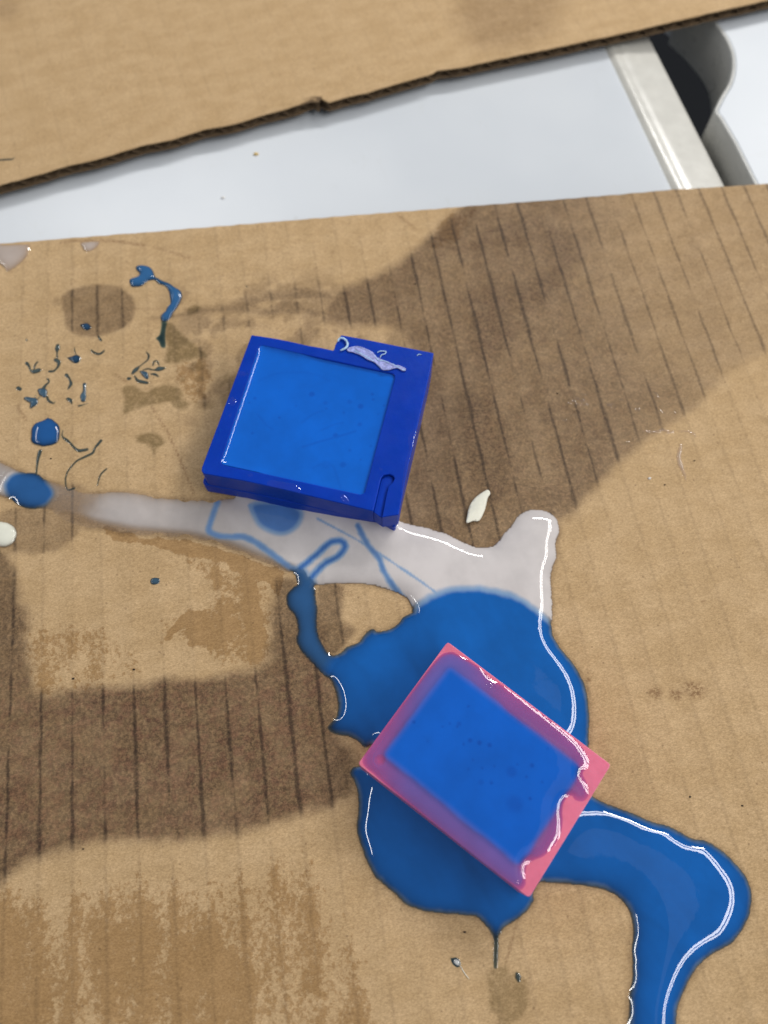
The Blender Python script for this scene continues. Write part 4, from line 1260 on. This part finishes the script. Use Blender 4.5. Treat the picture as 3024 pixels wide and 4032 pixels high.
# dried clear glue on the big stain, pigmented whitish to paint in its glints
gk = dict(H=.40, lam=.45, sp=.15, hide=.35, color=np.array((.72, .70, .72)), tint=np.array((.95, .93, .93)), opmax=.65, jag=.3, cat='glue')
for pts, w, lab in (([(1262, 715), (1250, 770), (1240, 840), (1262, 920), (1295, 1000), (1305, 1045)], (.8, 1.2, 1.4, 1.3, .7, .5), 'shiny dried glue streak below the branching glue trail'),
                    ([(900, 590), (970, 592), (1040, 590), (1090, 575), (1150, 600), (1190, 585)], (.4, .7, .8, .9, .9, .6), 'branching dried glue trail at the rim of the big stain'),
                    ([(1240, 590), (1300, 590), (1370, 605), (1395, 640)], (.5, .6, .8, .5), 'short dried glue trail beyond the rim of the big stain')):
    drop('dried_glue', stroke(px('R', pts), np.array(w), .15), lab, **gk)
for k, (x, y, r) in enumerate(((215, 330, .9), (255, 312, .8), (290, 290, .9), (340, 310, 1.1), (360, 335, .9), (350, 250, .7), (300, 340, .8), (590, 345, 1.2), (620, 330, .8), (700, 292, .6), (850, 388, 1.2), (1025, 235, .9), (1042, 275, .7), (1072, 395, .8), (1095, 420, .6),
                               (170, 492, .8), (715, 712, .4), (765, 692, .5), (1200, 420, .5), (465, 477, .35))):
    drop('dried_glue', stroke(px('R', [(x - 14, y + rng.uniform(-8, 8)), (x + 14, y + rng.uniform(-8, 8))]), r * .75, .12), 'tiny shiny speck of dried glue on the big brown stain', group='specks of dried glue', **{**gk, 'H': .2, 'lam': .35, 'seed': k})


def crumb(reg, xy, r, mat, label, group=None, z=0.0):
    c0 = px(reg, [xy])[0]
    bmv = []
    K_ = 7
    for lv, (rr_, zz_) in enumerate(((1.0, 0.0), (.95, .45), (.5, .8))):
        for i in range(K_):
            a = 2 * math.pi * i / K_ + .3 * lv
            q = rr_ * r * (.7 + .6 * rng.random())
            bmv.append((q * math.cos(a), q * math.sin(a) * .7, zz_ * r))
    fs = [list(range(K_))[::-1], [2 * K_ + i for i in range(K_)]]
    for lv in range(2):
        for i in range(K_):
            j = (i + 1) % K_
            fs.append((lv * K_ + i, lv * K_ + j, (lv + 1) * K_ + j, (lv + 1) * K_ + i))
    o = mesh_obj('crumb', bmv, fs, mat, smooth=False, loc=(*c0, z + .03))
    return tag(o, label, 'crumb', group)


M_DARK = plain_material('dark_grit', (.03, .022, .018), .8, .2)
M_WHITEC = plain_material('white_grit', (.8, .78, .74), .5, .4)
M_YEL = plain_material('yellow_grit', (.72, .52, .2), .6, .3)
crumb('R', (965, 1028), .38, M_WHITEC, 'white crumb near the dried glue streak')
for reg, xy, r in (('R', (1383, 862), .2), ('R', (1108, 1087), .2), ('R', (105, 235), .25), ('E', (625, 1110), .3), ('E', (342, 1152), .28), ('K', (660, 1995), .24), ('I', (320, 190), .25), ('H', (1160, 385), .3), ('H', (1495, 442), .25), ('J', (40, 488), .3), ('Q', (478, 628), .28), ('I', (362, 932), .2)):
    crumb(reg, xy, r, M_DARK, 'tiny dark speck of grit lying on the stained cardboard', 'dark specks of grit')
crumb('A', (1100, 628), .7, M_YEL, 'yellow crumb on the white desk between the cardboard sheets', z=Z_TAB)
crumb('A', (955, 818), .55, M_WHITEC, 'white crumb on the white desk between the cardboard sheets', z=Z_TAB)
